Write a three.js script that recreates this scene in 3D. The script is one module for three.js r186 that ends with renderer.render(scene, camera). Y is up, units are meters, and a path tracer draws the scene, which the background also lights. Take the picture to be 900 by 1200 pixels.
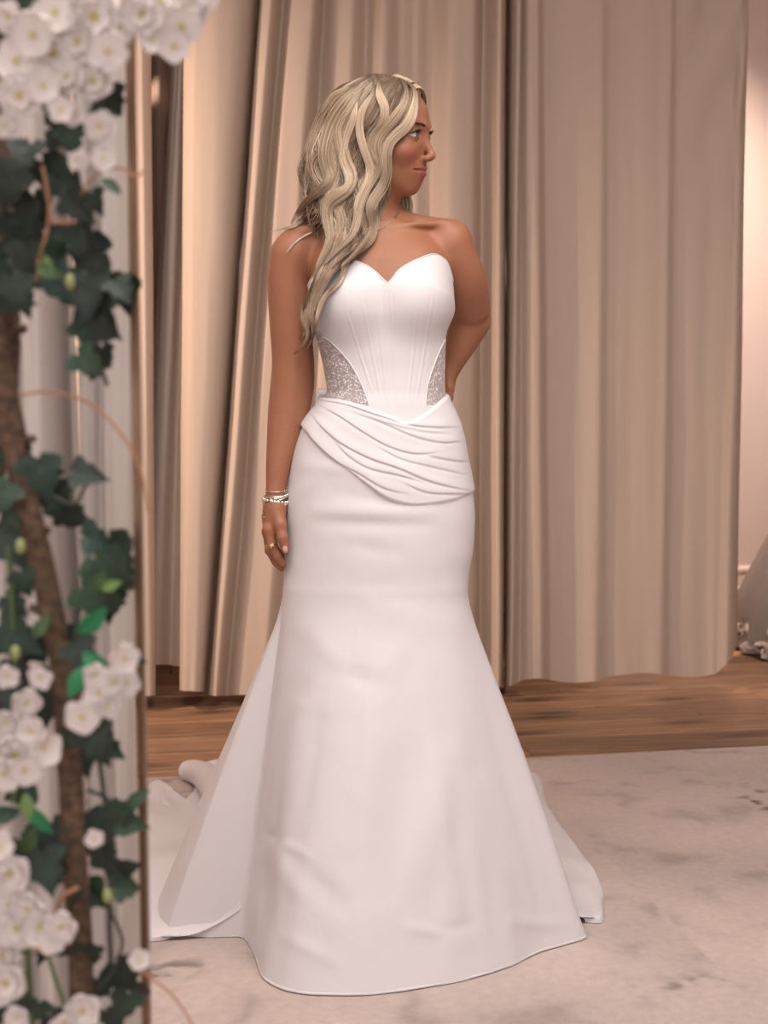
import * as THREE from 'three';
import { mergeGeometries, mergeVertices } from 'three/addons/utils/BufferGeometryUtils.js';
import { ImprovedNoise } from 'three/addons/math/ImprovedNoise.js';
import { RectAreaLightUniformsLib } from 'three/addons/lights/RectAreaLightUniformsLib.js';

// ---------------------------------------------------------------- camera, light, exposure
const FPX = 1667, PITCH = Math.atan(170 / FPX), CAM_Y = 1.13, BRIDE_Z = -2.74, YAW = 9.1 * Math.PI / 180;
const scene = new THREE.Scene();
scene.background = new THREE.Color(0x0a0908);
const camera = new THREE.PerspectiveCamera(2 * Math.atan(600 / FPX) * 180 / Math.PI, 900 / 1200, 0.05, 60);
camera.position.set(0, CAM_Y, 0);
camera.rotation.set(-PITCH, 0, 0);
camera.focus = 2.72;
camera.userData.fStop = 5.0;
scene.add(camera);
const renderer = new THREE.WebGLRenderer({ antialias: true });
renderer.toneMapping = THREE.LinearToneMapping;
renderer.toneMappingExposure = 0.95;
renderer.shadowMap.enabled = true;
RectAreaLightUniformsLib.init();
// room frame: the room is turned by YAW against the camera
const UX = new THREE.Vector3(Math.cos(YAW), 0, -Math.sin(YAW)), UZ = new THREE.Vector3(Math.sin(YAW), 0, Math.cos(YAW));
const room = (x, y, z) => new THREE.Vector3().addScaledVector(UX, x).addScaledVector(UZ, z).setY(y);
const unseenWindowLight = { x: -0.9, y: 1.7, w: 2.6, h: 1.9, color: 0xf9f7fb, power: 4.2 };  // out of view behind the viewer, gives the soft front light
const unseenPanelLight = { x: 0.3, z: -1.2, w: 2.6, d: 1.8, color: 0xfff8f2, power: 6.2 };  // out of view overhead, placed to light the rug and gown
const downlights = [                       // unseen ceiling lamps: x, z in the room, intensity, cone
  [-2.0, -3.7, 66, 0.62, -0.85, 1.75, -4.8, 'warm downlight placed to light the pale peach curtain'], [2.3, -5.35, 34, 0.9, 2.0, 0.9, -6.3, 'downlight placed to light the wall behind the grey tulle gown']];
{
  const L = new THREE.RectAreaLight(unseenWindowLight.color, unseenWindowLight.power, unseenWindowLight.w, unseenWindowLight.h);
  L.position.copy(room(unseenWindowLight.x, unseenWindowLight.y, 2.55)); L.lookAt(room(unseenWindowLight.x + 0.15, 1.35, -3)); scene.add(L);
  const p = unseenPanelLight, C = new THREE.RectAreaLight(p.color, p.power, p.w, p.d); C.position.copy(room(p.x, 2.95, p.z)); C.lookAt(room(p.x, 0, p.z - 0.01)); scene.add(C);
}

// ---------------------------------------------------------------- helpers
function rng(seed) { let a = seed >>> 0; return () => { a = (a + 0x6D2B79F5) | 0; let t = Math.imul(a ^ (a >>> 15), 1 | a); t = (t + Math.imul(t ^ (t >>> 7), 61 | t)) ^ t; return ((t ^ (t >>> 14)) >>> 0) / 4294967296; }; }
const noise = new ImprovedNoise();
const nz = (x, y = 0, z = 0) => noise.noise(x, y, z);
const fbm = (x, y, z = 0, o = 4) => { let s = 0, a = 0.5; for (let i = 0; i < o; i++) { s += a * nz(x, y, z); x *= 2.03; y *= 2.03; z = z * 1.9 + 3.1; a *= 0.5; } return s; };
const clamp = (x, a = 0, b = 1) => x < a ? a : x > b ? b : x;
const lerp = (a, b, t) => a + (b - a) * t;
const sstep = (a, b, x) => { const t = clamp((x - a) / (b - a)); return t * t * (3 - 2 * t); };
const gauss = x => Math.exp(-x * x);
const V3 = (x, y, z) => new THREE.Vector3(x, y, z);
const CP = Math.cos(PITCH), SP = Math.sin(PITCH);
function rayDir(px, py) { const x = (px - 450) / FPX, y = -(py - 600) / FPX, z = -1; return V3(x, y * CP + z * SP, -y * SP + z * CP); }
function P(px, py, z) { const d = rayDir(px, py), t = z / d.z; return V3(d.x * t, CAM_Y + d.y * t, z); }          // a point of the photograph at a depth
function G(px, py, y = 0.008) { const d = rayDir(px, py), t = (y - CAM_Y) / d.y; return V3(d.x * t, y, d.z * t); }   // a point of the photograph on the floor
const V = (px, py, dz = 0) => P(px, py, BRIDE_Z + dz);
function proj(p) { const y = p.y - CAM_Y, z = p.z, yc = y * CP - z * SP, zc = y * SP + z * CP; return [450 + FPX * p.x / -zc, 600 - FPX * yc / -zc]; }
function spline(xs, ys) {                  // smooth curve through points, held at the ends
  const n = xs.length, m = xs.map((_, i) => { if (i === 0) return (ys[1] - ys[0]) / (xs[1] - xs[0]); if (i === n - 1) return (ys[i] - ys[i - 1]) / (xs[i] - xs[i - 1]); const a = (ys[i] - ys[i - 1]) / (xs[i] - xs[i - 1]), b = (ys[i + 1] - ys[i]) / (xs[i + 1] - xs[i]); return a * b <= 0 ? 0 : 2 * a * b / (a + b); });
  return x => {
    if (x <= xs[0]) return ys[0]; if (x >= xs[n - 1]) return ys[n - 1];
    let i = 0; while (x > xs[i + 1]) i++;
    const h = xs[i + 1] - xs[i], t = (x - xs[i]) / h, t2 = t * t, t3 = t2 * t;
    return (2 * t3 - 3 * t2 + 1) * ys[i] + (t3 - 2 * t2 + t) * h * m[i] + (-2 * t3 + 3 * t2) * ys[i + 1] + (t3 - t2) * h * m[i + 1];
  };
}
const table = rows => { const xs = rows.map(r => r[0]); return rows[0].slice(1).map((_, k) => spline(xs, rows.map(r => r[k + 1]))); };
const used = {};
function numbered(name) { const n = used[name] = (used[name] ?? -1) + 1; return n ? name + '_' + String(n).padStart(3, '0') : name; }
function shade(o) { o.traverse(m => { if (m.isMesh) { m.castShadow = true; m.receiveShadow = true; } }); return o; }
function mesh(name, geo, mat, parent) { const m = new THREE.Mesh(geo, mat); m.name = parent ? name : numbered(name); m.castShadow = m.receiveShadow = true; (parent || scene).add(m); return m; }
function thing(name, label, category, group, pos) { const o = new THREE.Group(); o.name = numbered(name); o.userData = { label, category }; if (group) o.userData.group = group; if (pos) o.position.copy(pos); scene.add(o); return o; }
function tag(o, label, category, group) { o.userData = { label, category }; if (group) o.userData.group = group; return o; }
function struct(o) { o.userData.kind = 'structure'; return o; }
function sub(name, parent) { const g = new THREE.Group(); g.name = name; parent.add(g); return g; }
function geoFrom(pos, idx, uv, col) {
  const g = new THREE.BufferGeometry(); g.setAttribute('position', new THREE.Float32BufferAttribute(pos, 3));
  g.setAttribute('uv', new THREE.Float32BufferAttribute(uv || new Float32Array(pos.length / 3 * 2), 2));
  if (col) g.setAttribute('color', new THREE.Float32BufferAttribute(col, 3));
  g.setIndex(idx); g.computeVertexNormals(); return g;
}
// a cloth: fn(u, v) gives a point, u and v in 0..1; thick > 0 gives it two faces and edges; uv in metres
function sheet(nu, nv, fn, thick = 0, closed = false, color) {
  const pos = [], uv = [], idx = [], col = color ? [] : null, pts = [];
  for (let j = 0; j <= nv; j++) for (let i = 0; i <= nu; i++) pts.push(fn(i / nu, j / nv));
  const at = (i, j) => j * (nu + 1) + i, ul = new Float32Array(pts.length), vl = new Float32Array(pts.length);
  for (let j = 0; j <= nv; j++) for (let i = 0; i <= nu; i++) { const k = at(i, j); if (i) ul[k] = ul[k - 1] + pts[k].distanceTo(pts[k - 1]); if (j) vl[k] = vl[at(i, j - 1)] + pts[k].distanceTo(pts[at(i, j - 1)]); }
  pts.forEach((p, k) => { pos.push(p.x, p.y, p.z); uv.push(ul[k], vl[k]); if (col) col.push(...color((k % (nu + 1)) / nu, Math.floor(k / (nu + 1)) / nv, p)); });
  for (let j = 0; j < nv; j++) for (let i = 0; i < nu; i++) { const a = at(i, j), b = at(i + 1, j), c = at(i + 1, j + 1), d = at(i, j + 1); idx.push(a, b, c, a, c, d); }
  let g = geoFrom(pos, idx, uv, col);
  if (closed) { const n = g.attributes.normal; for (let j = 0; j <= nv; j++) { const a = at(0, j), b = at(nu, j), v = V3(n.getX(a) + n.getX(b), n.getY(a) + n.getY(b), n.getZ(a) + n.getZ(b)).normalize(); n.setXYZ(a, v.x, v.y, v.z); n.setXYZ(b, v.x, v.y, v.z); } }
  if (!thick) return g;
  const n = g.attributes.normal, N = pts.length, pos2 = pos.slice(), uv2 = uv.concat(uv), idx2 = idx.slice(), col2 = col ? col.concat(col) : null, nr = Array.from(n.array);
  for (let k = 0; k < N; k++) { pos2.push(pos[3 * k] - n.getX(k) * thick, pos[3 * k + 1] - n.getY(k) * thick, pos[3 * k + 2] - n.getZ(k) * thick); nr.push(-n.getX(k), -n.getY(k), -n.getZ(k)); }
  for (let k = 0; k < idx.length; k += 3) idx2.push(N + idx[k], N + idx[k + 2], N + idx[k + 1]);
  const edge = (a, b) => idx2.push(b, a, N + a, b, N + a, N + b);
  for (let i = 0; i < nu; i++) { edge(at(i, 0), at(i + 1, 0)); edge(at(i + 1, nv), at(i, nv)); }
  if (!closed) for (let j = 0; j < nv; j++) { edge(at(0, j + 1), at(0, j)); edge(at(nu, j), at(nu, j + 1)); }
  const h = new THREE.BufferGeometry(); h.setAttribute('position', new THREE.Float32BufferAttribute(pos2, 3)); h.setAttribute('uv', new THREE.Float32BufferAttribute(uv2, 2)); h.setAttribute('normal', new THREE.Float32BufferAttribute(nr, 3));
  if (col2) h.setAttribute('color', new THREE.Float32BufferAttribute(col2, 3)); h.setIndex(idx2); return h;
}
// a tube along points with a radius per point; flat squeezes it along the given normal direction
function tube(pts, rad, sides = 8, cap = true, col) {
  const pos = [], uv = [], idx = [], cols = col ? [] : null, n = pts.length, T = V3(), A = V3(), B = V3(), ref = V3(0.31, 0.2, 0.93); let L = 0;
  for (let i = 0; i < n; i++) {
    T.subVectors(pts[Math.min(i + 1, n - 1)], pts[Math.max(i - 1, 0)]).normalize();
    if (i === 0) A.crossVectors(T, Math.abs(T.dot(ref)) > 0.95 ? V3(1, 0, 0) : ref).normalize(); else A.addScaledVector(T, -A.dot(T)).normalize();
    B.crossVectors(T, A);
    const r = typeof rad === 'function' ? rad(i / (n - 1)) : rad; if (i) L += pts[i].distanceTo(pts[i - 1]);
    for (let k = 0; k <= sides; k++) { const a = k / sides * 2 * Math.PI, c = Math.cos(a) * r, s = Math.sin(a) * r; pos.push(pts[i].x + A.x * c + B.x * s, pts[i].y + A.y * c + B.y * s, pts[i].z + A.z * c + B.z * s); uv.push(k / sides * 2 * Math.PI * r, L); if (cols) cols.push(...(typeof col === 'function' ? col(i / (n - 1)) : col)); }
  }
  for (let i = 0; i < n - 1; i++) for (let k = 0; k < sides; k++) { const a = i * (sides + 1) + k, b = a + 1, c = b + sides + 1, d = a + sides + 1; idx.push(a, b, c, a, c, d); }
  if (cap) for (const e of [0, n - 1]) { const c = pos.length / 3; pos.push(pts[e].x, pts[e].y, pts[e].z); uv.push(0, 0); if (cols) cols.push(...(typeof col === 'function' ? col(e ? 1 : 0) : col)); for (let k = 0; k < sides; k++) { const a = e * (sides + 1) + k; e ? idx.push(a, a + 1, c) : idx.push(a + 1, a, c); } }
  return geoFrom(pos, idx, uv, cols);
}
const curve = (pts, n, closed = false) => new THREE.CatmullRomCurve3(pts, closed, 'centripetal').getPoints(n);
function texData(w, h, fn, ch = 1, srgb = false) {
  const d = new Uint8Array(w * h * 4);
  for (let y = 0; y < h; y++) for (let x = 0; x < w; x++) { const v = fn(x / w, y / h, x, y), o = (y * w + x) * 4; if (ch === 1) d[o] = d[o + 1] = d[o + 2] = clamp(v) * 255; else for (let k = 0; k < 3; k++) d[o + k] = clamp(v[k]) * 255; d[o + 3] = 255; }
  const t = new THREE.DataTexture(d, w, h, THREE.RGBAFormat); t.wrapS = t.wrapT = THREE.RepeatWrapping; t.magFilter = THREE.LinearFilter; t.minFilter = THREE.LinearMipmapLinearFilter; t.generateMipmaps = true; if (srgb) t.colorSpace = THREE.SRGBColorSpace; t.needsUpdate = true; return t;
}
const lin = (r, g, b) => new THREE.Color().setRGB(r, g, b);
const std = (c, rough = 0.8, extra = {}) => new THREE.MeshStandardMaterial({ color: c, roughness: rough, side: THREE.DoubleSide, ...extra });
// surface nets: a mesh of the zero set of sdf inside a box
function surfaceNets(sdf, lo, hi, h, color) {
  const nx = Math.ceil((hi.x - lo.x) / h) + 1, ny = Math.ceil((hi.y - lo.y) / h) + 1, nzz = Math.ceil((hi.z - lo.z) / h) + 1, F = new Float32Array(nx * ny * nzz), id = new Int32Array(nx * ny * nzz).fill(-1);
  const I = (x, y, z) => (z * ny + y) * nx + x;
  for (let z = 0; z < nzz; z++) for (let y = 0; y < ny; y++) for (let x = 0; x < nx; x++) F[I(x, y, z)] = sdf(lo.x + x * h, lo.y + y * h, lo.z + z * h);
  const pos = [], idx = [];
  for (let z = 0; z < nzz - 1; z++) for (let y = 0; y < ny - 1; y++) for (let x = 0; x < nx - 1; x++) {
    let s = 0, n = 0, cx = 0, cy = 0, cz = 0;
    const f = (a, b, c) => F[I(x + a, y + b, z + c)];
    let mask = 0; for (let k = 0; k < 8; k++) if (f(k & 1, (k >> 1) & 1, k >> 2) < 0) mask |= 1 << k;
    if (mask === 0 || mask === 255) continue;
    for (let k = 0; k < 8; k++) for (const bit of [1, 2, 4]) if (!(k & bit)) { const l = k | bit, p = (mask >> k) & 1, q = (mask >> l) & 1; if (p !== q) { const a = f(k & 1, (k >> 1) & 1, k >> 2), b = f(l & 1, (l >> 1) & 1, l >> 2), t = a / (a - b); cx += (k & 1) + (bit === 1 ? t : 0); cy += ((k >> 1) & 1) + (bit === 2 ? t : 0); cz += (k >> 2) + (bit === 4 ? t : 0); n++; } }
    id[I(x, y, z)] = pos.length / 3; pos.push(lo.x + (x + cx / n) * h, lo.y + (y + cy / n) * h, lo.z + (z + cz / n) * h);
  }
  const quad = (a, b, c, d, flip) => { if (a < 0 || b < 0 || c < 0 || d < 0) return; flip ? idx.push(a, b, c, a, c, d) : idx.push(a, c, b, a, d, c); };
  for (let z = 1; z < nzz - 1; z++) for (let y = 1; y < ny - 1; y++) for (let x = 1; x < nx - 1; x++) {
    const a = F[I(x, y, z)] < 0;
    if (a !== F[I(x + 1, y, z)] < 0) quad(id[I(x, y, z)], id[I(x, y - 1, z)], id[I(x, y - 1, z - 1)], id[I(x, y, z - 1)], a);
    if (a !== F[I(x, y + 1, z)] < 0) quad(id[I(x, y, z)], id[I(x, y, z - 1)], id[I(x - 1, y, z - 1)], id[I(x - 1, y, z)], a);
    if (a !== F[I(x, y, z + 1)] < 0) quad(id[I(x, y, z)], id[I(x - 1, y, z)], id[I(x - 1, y - 1, z)], id[I(x, y - 1, z)], a);
  }
  const N = new Float32Array(pos.length), col = color ? [] : null, uv = [], e = h * 0.5;
  for (let k = 0; k < pos.length; k += 3) {
    let gx, gy, gz, l;
    for (let it = 0; it < 2; it++) {
      const x = pos[k], y = pos[k + 1], z = pos[k + 2];
      gx = sdf(x + e, y, z) - sdf(x - e, y, z); gy = sdf(x, y + e, z) - sdf(x, y - e, z); gz = sdf(x, y, z + e) - sdf(x, y, z - e); l = Math.hypot(gx, gy, gz) || 1;
      if (it === 0) { const d = clamp(sdf(x, y, z) / (l / (2 * e)), -h * 0.5, h * 0.5); pos[k] -= gx / l * d; pos[k + 1] -= gy / l * d; pos[k + 2] -= gz / l * d; }
    }
    N[k] = gx / l; N[k + 1] = gy / l; N[k + 2] = gz / l; if (col) col.push(...color(pos[k], pos[k + 1], pos[k + 2])); uv.push(pos[k], pos[k + 1]);
  }
  const g = new THREE.BufferGeometry(); g.setAttribute('position', new THREE.Float32BufferAttribute(pos, 3)); g.setAttribute('normal', new THREE.Float32BufferAttribute(N, 3)); g.setAttribute('uv', new THREE.Float32BufferAttribute(uv, 2)); if (col) g.setAttribute('color', new THREE.Float32BufferAttribute(col, 3)); g.setIndex(idx); return g;
}
// signed distances
const smin = (a, b, k) => { const h = Math.max(k - Math.abs(a - b), 0) / k; return Math.min(a, b) - h * h * k * 0.25; };
const smax = (a, b, k) => -smin(-a, -b, k);
const sph = (x, y, z, r) => Math.sqrt(x * x + y * y + z * z) - r;
function ell(x, y, z, a, b, c) { const k0 = Math.hypot(x / a, y / b, z / c), k1 = Math.hypot(x / (a * a), y / (b * b), z / (c * c)); return k1 < 1e-9 ? -Math.min(a, b, c) : k0 * (k0 - 1) / k1; }
function cap(x, y, z, ax, ay, az, bx, by, bz, ra, rb) { const ux = bx - ax, uy = by - ay, uz = bz - az, t = clamp(((x - ax) * ux + (y - ay) * uy + (z - az) * uz) / (ux * ux + uy * uy + uz * uz)); const dx = x - ax - ux * t, dy = y - ay - uy * t, dz = z - az - uz * t; return Math.sqrt(dx * dx + dy * dy + dz * dz) - (ra + (rb - ra) * t); }
const capV = (x, y, z, a, b, ra, rb) => cap(x, y, z, a.x, a.y, a.z, b.x, b.y, b.z, ra, rb);

// ---------------------------------------------------------------- shared textures
const weave = texData(256, 256, (u, v, x, y) => 0.5 + 0.2 * Math.sin(x * Math.PI / 2) * Math.cos(y * Math.PI / 2) + 0.3 * fbm(u * 24, v * 60, 1, 3));
const clothBump = weave.clone(); clothBump.repeat.set(8, 8); clothBump.needsUpdate = true;
const satinBump = texData(256, 256, (u, v) => 0.5 + 0.35 * fbm(u * 60, v * 20, 7, 3)); satinBump.repeat.set(5, 5);
// ---------------------------------------------------------------- the room
const plaster = std(lin(0.70, 0.625, 0.60), 0.9), ceilingPaint = std(lin(0.75, 0.7, 0.66), 0.95), trimPaint = std(lin(0.78, 0.68, 0.64), 0.5);
function roomBox(name, x0, x1, y0, y1, z0, z1, mat) { const m = mesh(name, new THREE.BoxGeometry(x1 - x0, y1 - y0, z1 - z0), mat); m.position.copy(room((x0 + x1) / 2, (y0 + y1) / 2, (z0 + z1) / 2)); m.rotation.y = YAW; return struct(m); }
const RX0 = -2.8, RX1 = 3.9, RZ0 = -6.35, RZ1 = 2.9, RH = 3.0;
roomBox('wall_back', RX0 - 0.12, RX1 + 0.12, 0, RH, RZ0 - 0.12, RZ0, plaster);
roomBox('wall_left', RX0 - 0.12, RX0, 0, RH, RZ0, RZ1, plaster);
roomBox('wall_right', RX1, RX1 + 0.12, 0, RH, RZ0, RZ1, plaster);
roomBox('wall_front', RX0 - 0.12, RX1 + 0.12, 0, RH, RZ1, RZ1 + 0.12, plaster);
roomBox('ceiling', RX0 - 0.12, RX1 + 0.12, RH, RH + 0.12, RZ0 - 0.12, RZ1 + 0.12, ceilingPaint);
{ // baseboard of the back wall: a stepped profile
  const s = new THREE.Shape(); s.moveTo(0, 0); [[0, 0.19], [-0.008, 0.19], [-0.022, 0.176], [-0.022, 0.164], [-0.016, 0.158], [-0.016, 0.095], [-0.024, 0.085], [-0.024, 0]].forEach(p => s.lineTo(p[0], p[1])); s.closePath();
  const g = new THREE.ExtrudeGeometry(s, { depth: RX1 - RX0, bevelEnabled: false }); g.rotateY(Math.PI / 2);
  const m = mesh('baseboard_back', g, trimPaint); m.position.copy(room(RX0, 0, RZ0)); m.rotation.y = YAW; struct(m);
}
roomBox('unseen_wall_bulkhead', RX0, 2.02, 2.475, RH, -4.79, -4.70, plaster);  // out of view, placed to keep overhead light out of the fitting room
roomBox('unseen_wall_partition', 1.66, 1.72, 0, RH, RZ0, -5.35, plaster);  // hidden behind the right curtain, placed to keep side light out
{ // unseen window behind the viewer, placed for soft front light: frame, bright panes
  const w = unseenWindowLight, g = new THREE.Group(); g.name = 'unseen_window_1'; struct(g); scene.add(g); g.position.copy(room(w.x, w.y, RZ1 - 0.02)); g.rotation.y = YAW;
  const glow = new THREE.MeshStandardMaterial({ color: 0x222222, emissive: 0xfff2f0, emissiveIntensity: 1.0 });
  mesh('pane', new THREE.BoxGeometry(w.w, w.h, 0.02), glow, g);
  for (const [x, y, a, b] of [[0, w.h / 2 + 0.04, w.w + 0.16, 0.08], [0, -w.h / 2 - 0.04, w.w + 0.16, 0.08], [-w.w / 2 - 0.04, 0, 0.08, w.h], [w.w / 2 + 0.04, 0, 0.08, w.h], [0, 0, 0.05, w.h]]) { const f = mesh('window_frame', new THREE.BoxGeometry(a, b, 0.06), trimPaint, g); f.position.set(x, y, -0.02); }
}
for (const [x, z, I, cone, tx, ty, tz, what] of downlights) {
  const t = thing('unseen_ceiling_light', 'unseen round recessed ' + what, 'light', 'unseen ceiling downlights', room(x, RH, z));
  mesh('trim_ring', new THREE.TorusGeometry(0.06, 0.008, 8, 28).rotateX(Math.PI / 2), trimPaint, t).position.y = -0.006;
  mesh('lamp_face', new THREE.CylinderGeometry(0.055, 0.055, 0.006, 28), new THREE.MeshStandardMaterial({ color: 0x332a22, emissive: 0xffcf9a, emissiveIntensity: 3 }), t).position.y = -0.006;
  const s = new THREE.SpotLight(0xffe0ca, I, 0, cone, 0.8, 2); s.position.copy(room(x, RH - 0.02, z)); s.target.position.copy(room(tx, ty, tz)); s.castShadow = true; s.shadow.radius = 3; scene.add(s, s.target);
}
{
  const p = unseenPanelLight, t = thing('unseen_ceiling_panel', 'large unseen luminous ceiling panel placed to light the rug and gown from above', 'light', null, room(p.x, RH, p.z)); t.rotation.y = YAW;
  mesh('diffuser', new THREE.BoxGeometry(p.w, 0.01, p.d), new THREE.MeshStandardMaterial({ color: 0x333333, emissive: 0xffe9df, emissiveIntensity: 1 }), t).position.y = -0.02;
  for (const [x, z, w, d] of [[0, p.d / 2, p.w + 0.08, 0.04], [0, -p.d / 2, p.w + 0.08, 0.04], [p.w / 2, 0, 0.04, p.d], [-p.w / 2, 0, 0.04, p.d]]) mesh('frame', new THREE.BoxGeometry(w, 0.03, d), trimPaint, t).position.set(x, -0.016, z);
}
// ---------------------------------------------------------------- floor: every plank a piece
{
  const fl = new THREE.Group(); fl.name = 'floor'; struct(fl); scene.add(fl); fl.rotation.y = YAW;
  const slab = mesh('subfloor', new THREE.BoxGeometry(RX1 - RX0, 0.1, RZ1 - RZ0), std(lin(0.05, 0.035, 0.025), 0.9), fl); slab.position.set((RX0 + RX1) / 2, -0.066, (RZ0 + RZ1) / 2);
  const grains = [0, 1, 2, 3].map(k => texData(512, 128, (u, v) => {
    const warp = 0.35 * fbm(u * 4, v * 2, k * 9 + 0.5, 3), ring = 0.5 + 0.5 * Math.sin((v * 5 + warp * 7 + 0.8 * fbm(u * 1.3, v * 3, k + 20, 2)) * 6.3), fine = fbm(u * 14, v * 60, k * 5, 3);
    let knot = 0; for (const [a, b] of [[0.2 + 0.17 * k, 0.35], [0.72 - 0.1 * k, 0.66]]) knot += gauss(Math.hypot((u - a) * 22, (v - b) * 8));
    const t = clamp(0.72 + 0.15 * (ring - 0.5) + 0.28 * fine - 0.34 * knot + 0.3 * fbm(u * 2, v * 1.2, k * 3, 2)); return [0.71 * t + 0.06, 0.555 * t + 0.04, 0.425 * t + 0.03];
  }, 3, true));
  const tones = [1.02, 0.78, 1.24, 0.92, 0.68, 1.12], mats = [];
  for (let k = 0; k < 4; k++) for (const t of tones) mats.push(new THREE.MeshStandardMaterial({ map: grains[k], color: lin(t, t * 0.985, t * 0.97), roughness: 0.42, bumpMap: grains[k], bumpScale: 0.0006 }));
  function plank(L, W) {      // chamfered board, top face at y = 0
    const c = 0.005, h = 0.014, a = L / 2 - 0.0008, b = W / 2 - 0.0008, pos = [], uv = [], idx = [];
    const face = (...q) => { const s = pos.length / 3; for (const [x, y, z] of q) { pos.push(x, y, z); uv.push(x / 1.9 + 0.5, z / W + 0.5); } idx.push(s, s + 1, s + 2, s, s + 2, s + 3); };
    const T = [[-a + c, 0, b - c], [a - c, 0, b - c], [a - c, 0, -b + c], [-a + c, 0, -b + c]], M = [[-a, -c, b], [a, -c, b], [a, -c, -b], [-a, -c, -b]], B = M.map(p => [p[0], -h, p[2]]);
    face(...T); for (let k = 0; k < 4; k++) { const n = (k + 1) % 4; face(M[k], M[n], T[n], T[k]); face(B[k], B[n], M[n], M[k]); } face(B[3], B[2], B[1], B[0]);
    const g = new THREE.BufferGeometry(); g.setAttribute('position', new THREE.Float32BufferAttribute(pos, 3)); g.setAttribute('uv', new THREE.Float32BufferAttribute(uv, 2)); g.setIndex(idx); const n = g.toNonIndexed(); n.computeVertexNormals(); return n;
  }
  const r = rng(11), W = 0.185, geos = [1.9, 1.5, 1.1].map(L => [L, plank(L, W)]);
  let row = 0;
  for (let z = RZ0 + W / 2; z < -2.6; z += W, row++) {
    let x = RX0 - r() * 1.2;
    while (x < RX1) {
      const [L, g] = geos[Math.floor(r() * 3)], m = mesh('plank', g, mats[Math.floor(r() * mats.length)], fl);
      m.position.set(x + L / 2, -0.0004 * r(), z); if (r() < 0.5) m.rotation.y = Math.PI; x += L;
    }
  }
  const far = mesh('plank_field', new THREE.BoxGeometry(RX1 - RX0, 0.012, RZ1 + 2.6 - W / 2 - 0.05), mats[0], fl); far.position.set((RX0 + RX1) / 2, -0.008, (RZ1 - 2.55) / 2 + 0.05); far.userData.kind = 'stuff';
}
// ---------------------------------------------------------------- rug
{
  const rugMap = texData(1024, 1024, (u, v) => {
    const x = u * 9, y = v * 9, cloud = fbm(x * 0.9, y * 0.9, 2, 4), blot = sstep(0.1, 0.42, fbm(x * 1.1 + 7, y * 1.4, 5, 3)) , frag = sstep(-0.02, 0.3, fbm(x * 7, y * 9, 9, 3)), speck = fbm(x * 26, y * 26, 4, 2);
    const line = gauss((fbm(x * 1.4, y * 1.4, 30, 3)) * 16) * sstep(-0.1, 0.3, fbm(x * 3, y * 3, 40, 3));
    const t = 0.90 + 0.16 * cloud - 0.50 * blot * frag - 0.10 * line + 0.07 * speck;
    return [0.86 * t, 0.795 * t, 0.77 * t];
  }, 3, true);
  const pile = texData(256, 256, (u, v) => 0.5 + 0.6 * fbm(u * 70, v * 70, 3, 2)); pile.repeat.set(4, 4);
  const A = G(188, 914, 0), B = G(900, 877, 0), e = V3().subVectors(B, A).setY(0).normalize(), ang = Math.atan2(-e.z, e.x);
  const w = 4.2, d = 5.6, hgt = 0.008, s = new THREE.Shape(), q = 0.03; s.moveTo(-w / 2 + q, 0); s.lineTo(w / 2 - q, 0); s.quadraticCurveTo(w / 2, 0, w / 2, q); s.lineTo(w / 2, d); s.lineTo(-w / 2, d); s.lineTo(-w / 2, q); s.quadraticCurveTo(-w / 2, 0, -w / 2 + q, 0);
  const g = new THREE.ExtrudeGeometry(s, { depth: hgt - 0.004, bevelSize: 0.003, bevelThickness: 0.002, bevelSegments: 2 }); g.rotateX(Math.PI / 2); g.translate(0, hgt - 0.002, 0);
  const uv = g.attributes.uv, p = g.attributes.position; for (let k = 0; k < uv.count; k++) uv.setXY(k, p.getX(k) / 4.5, p.getZ(k) / 4.5);
  pile.repeat.set(30, 30);
  const m = mesh('rug', g, new THREE.MeshStandardMaterial({ map: rugMap, roughness: 0.95, bumpMap: pile, bumpScale: 0.003, color: lin(1, 0.985, 0.965) }));
  const c = V3().addVectors(A, B).multiplyScalar(0.5).addScaledVector(e, 0.1); m.position.set(c.x, 0.0005, c.z); m.rotation.y = ang;
  tag(m, 'pale greyish pink distressed rug with worn dark blotches under the gown', 'rug');
}
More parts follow.
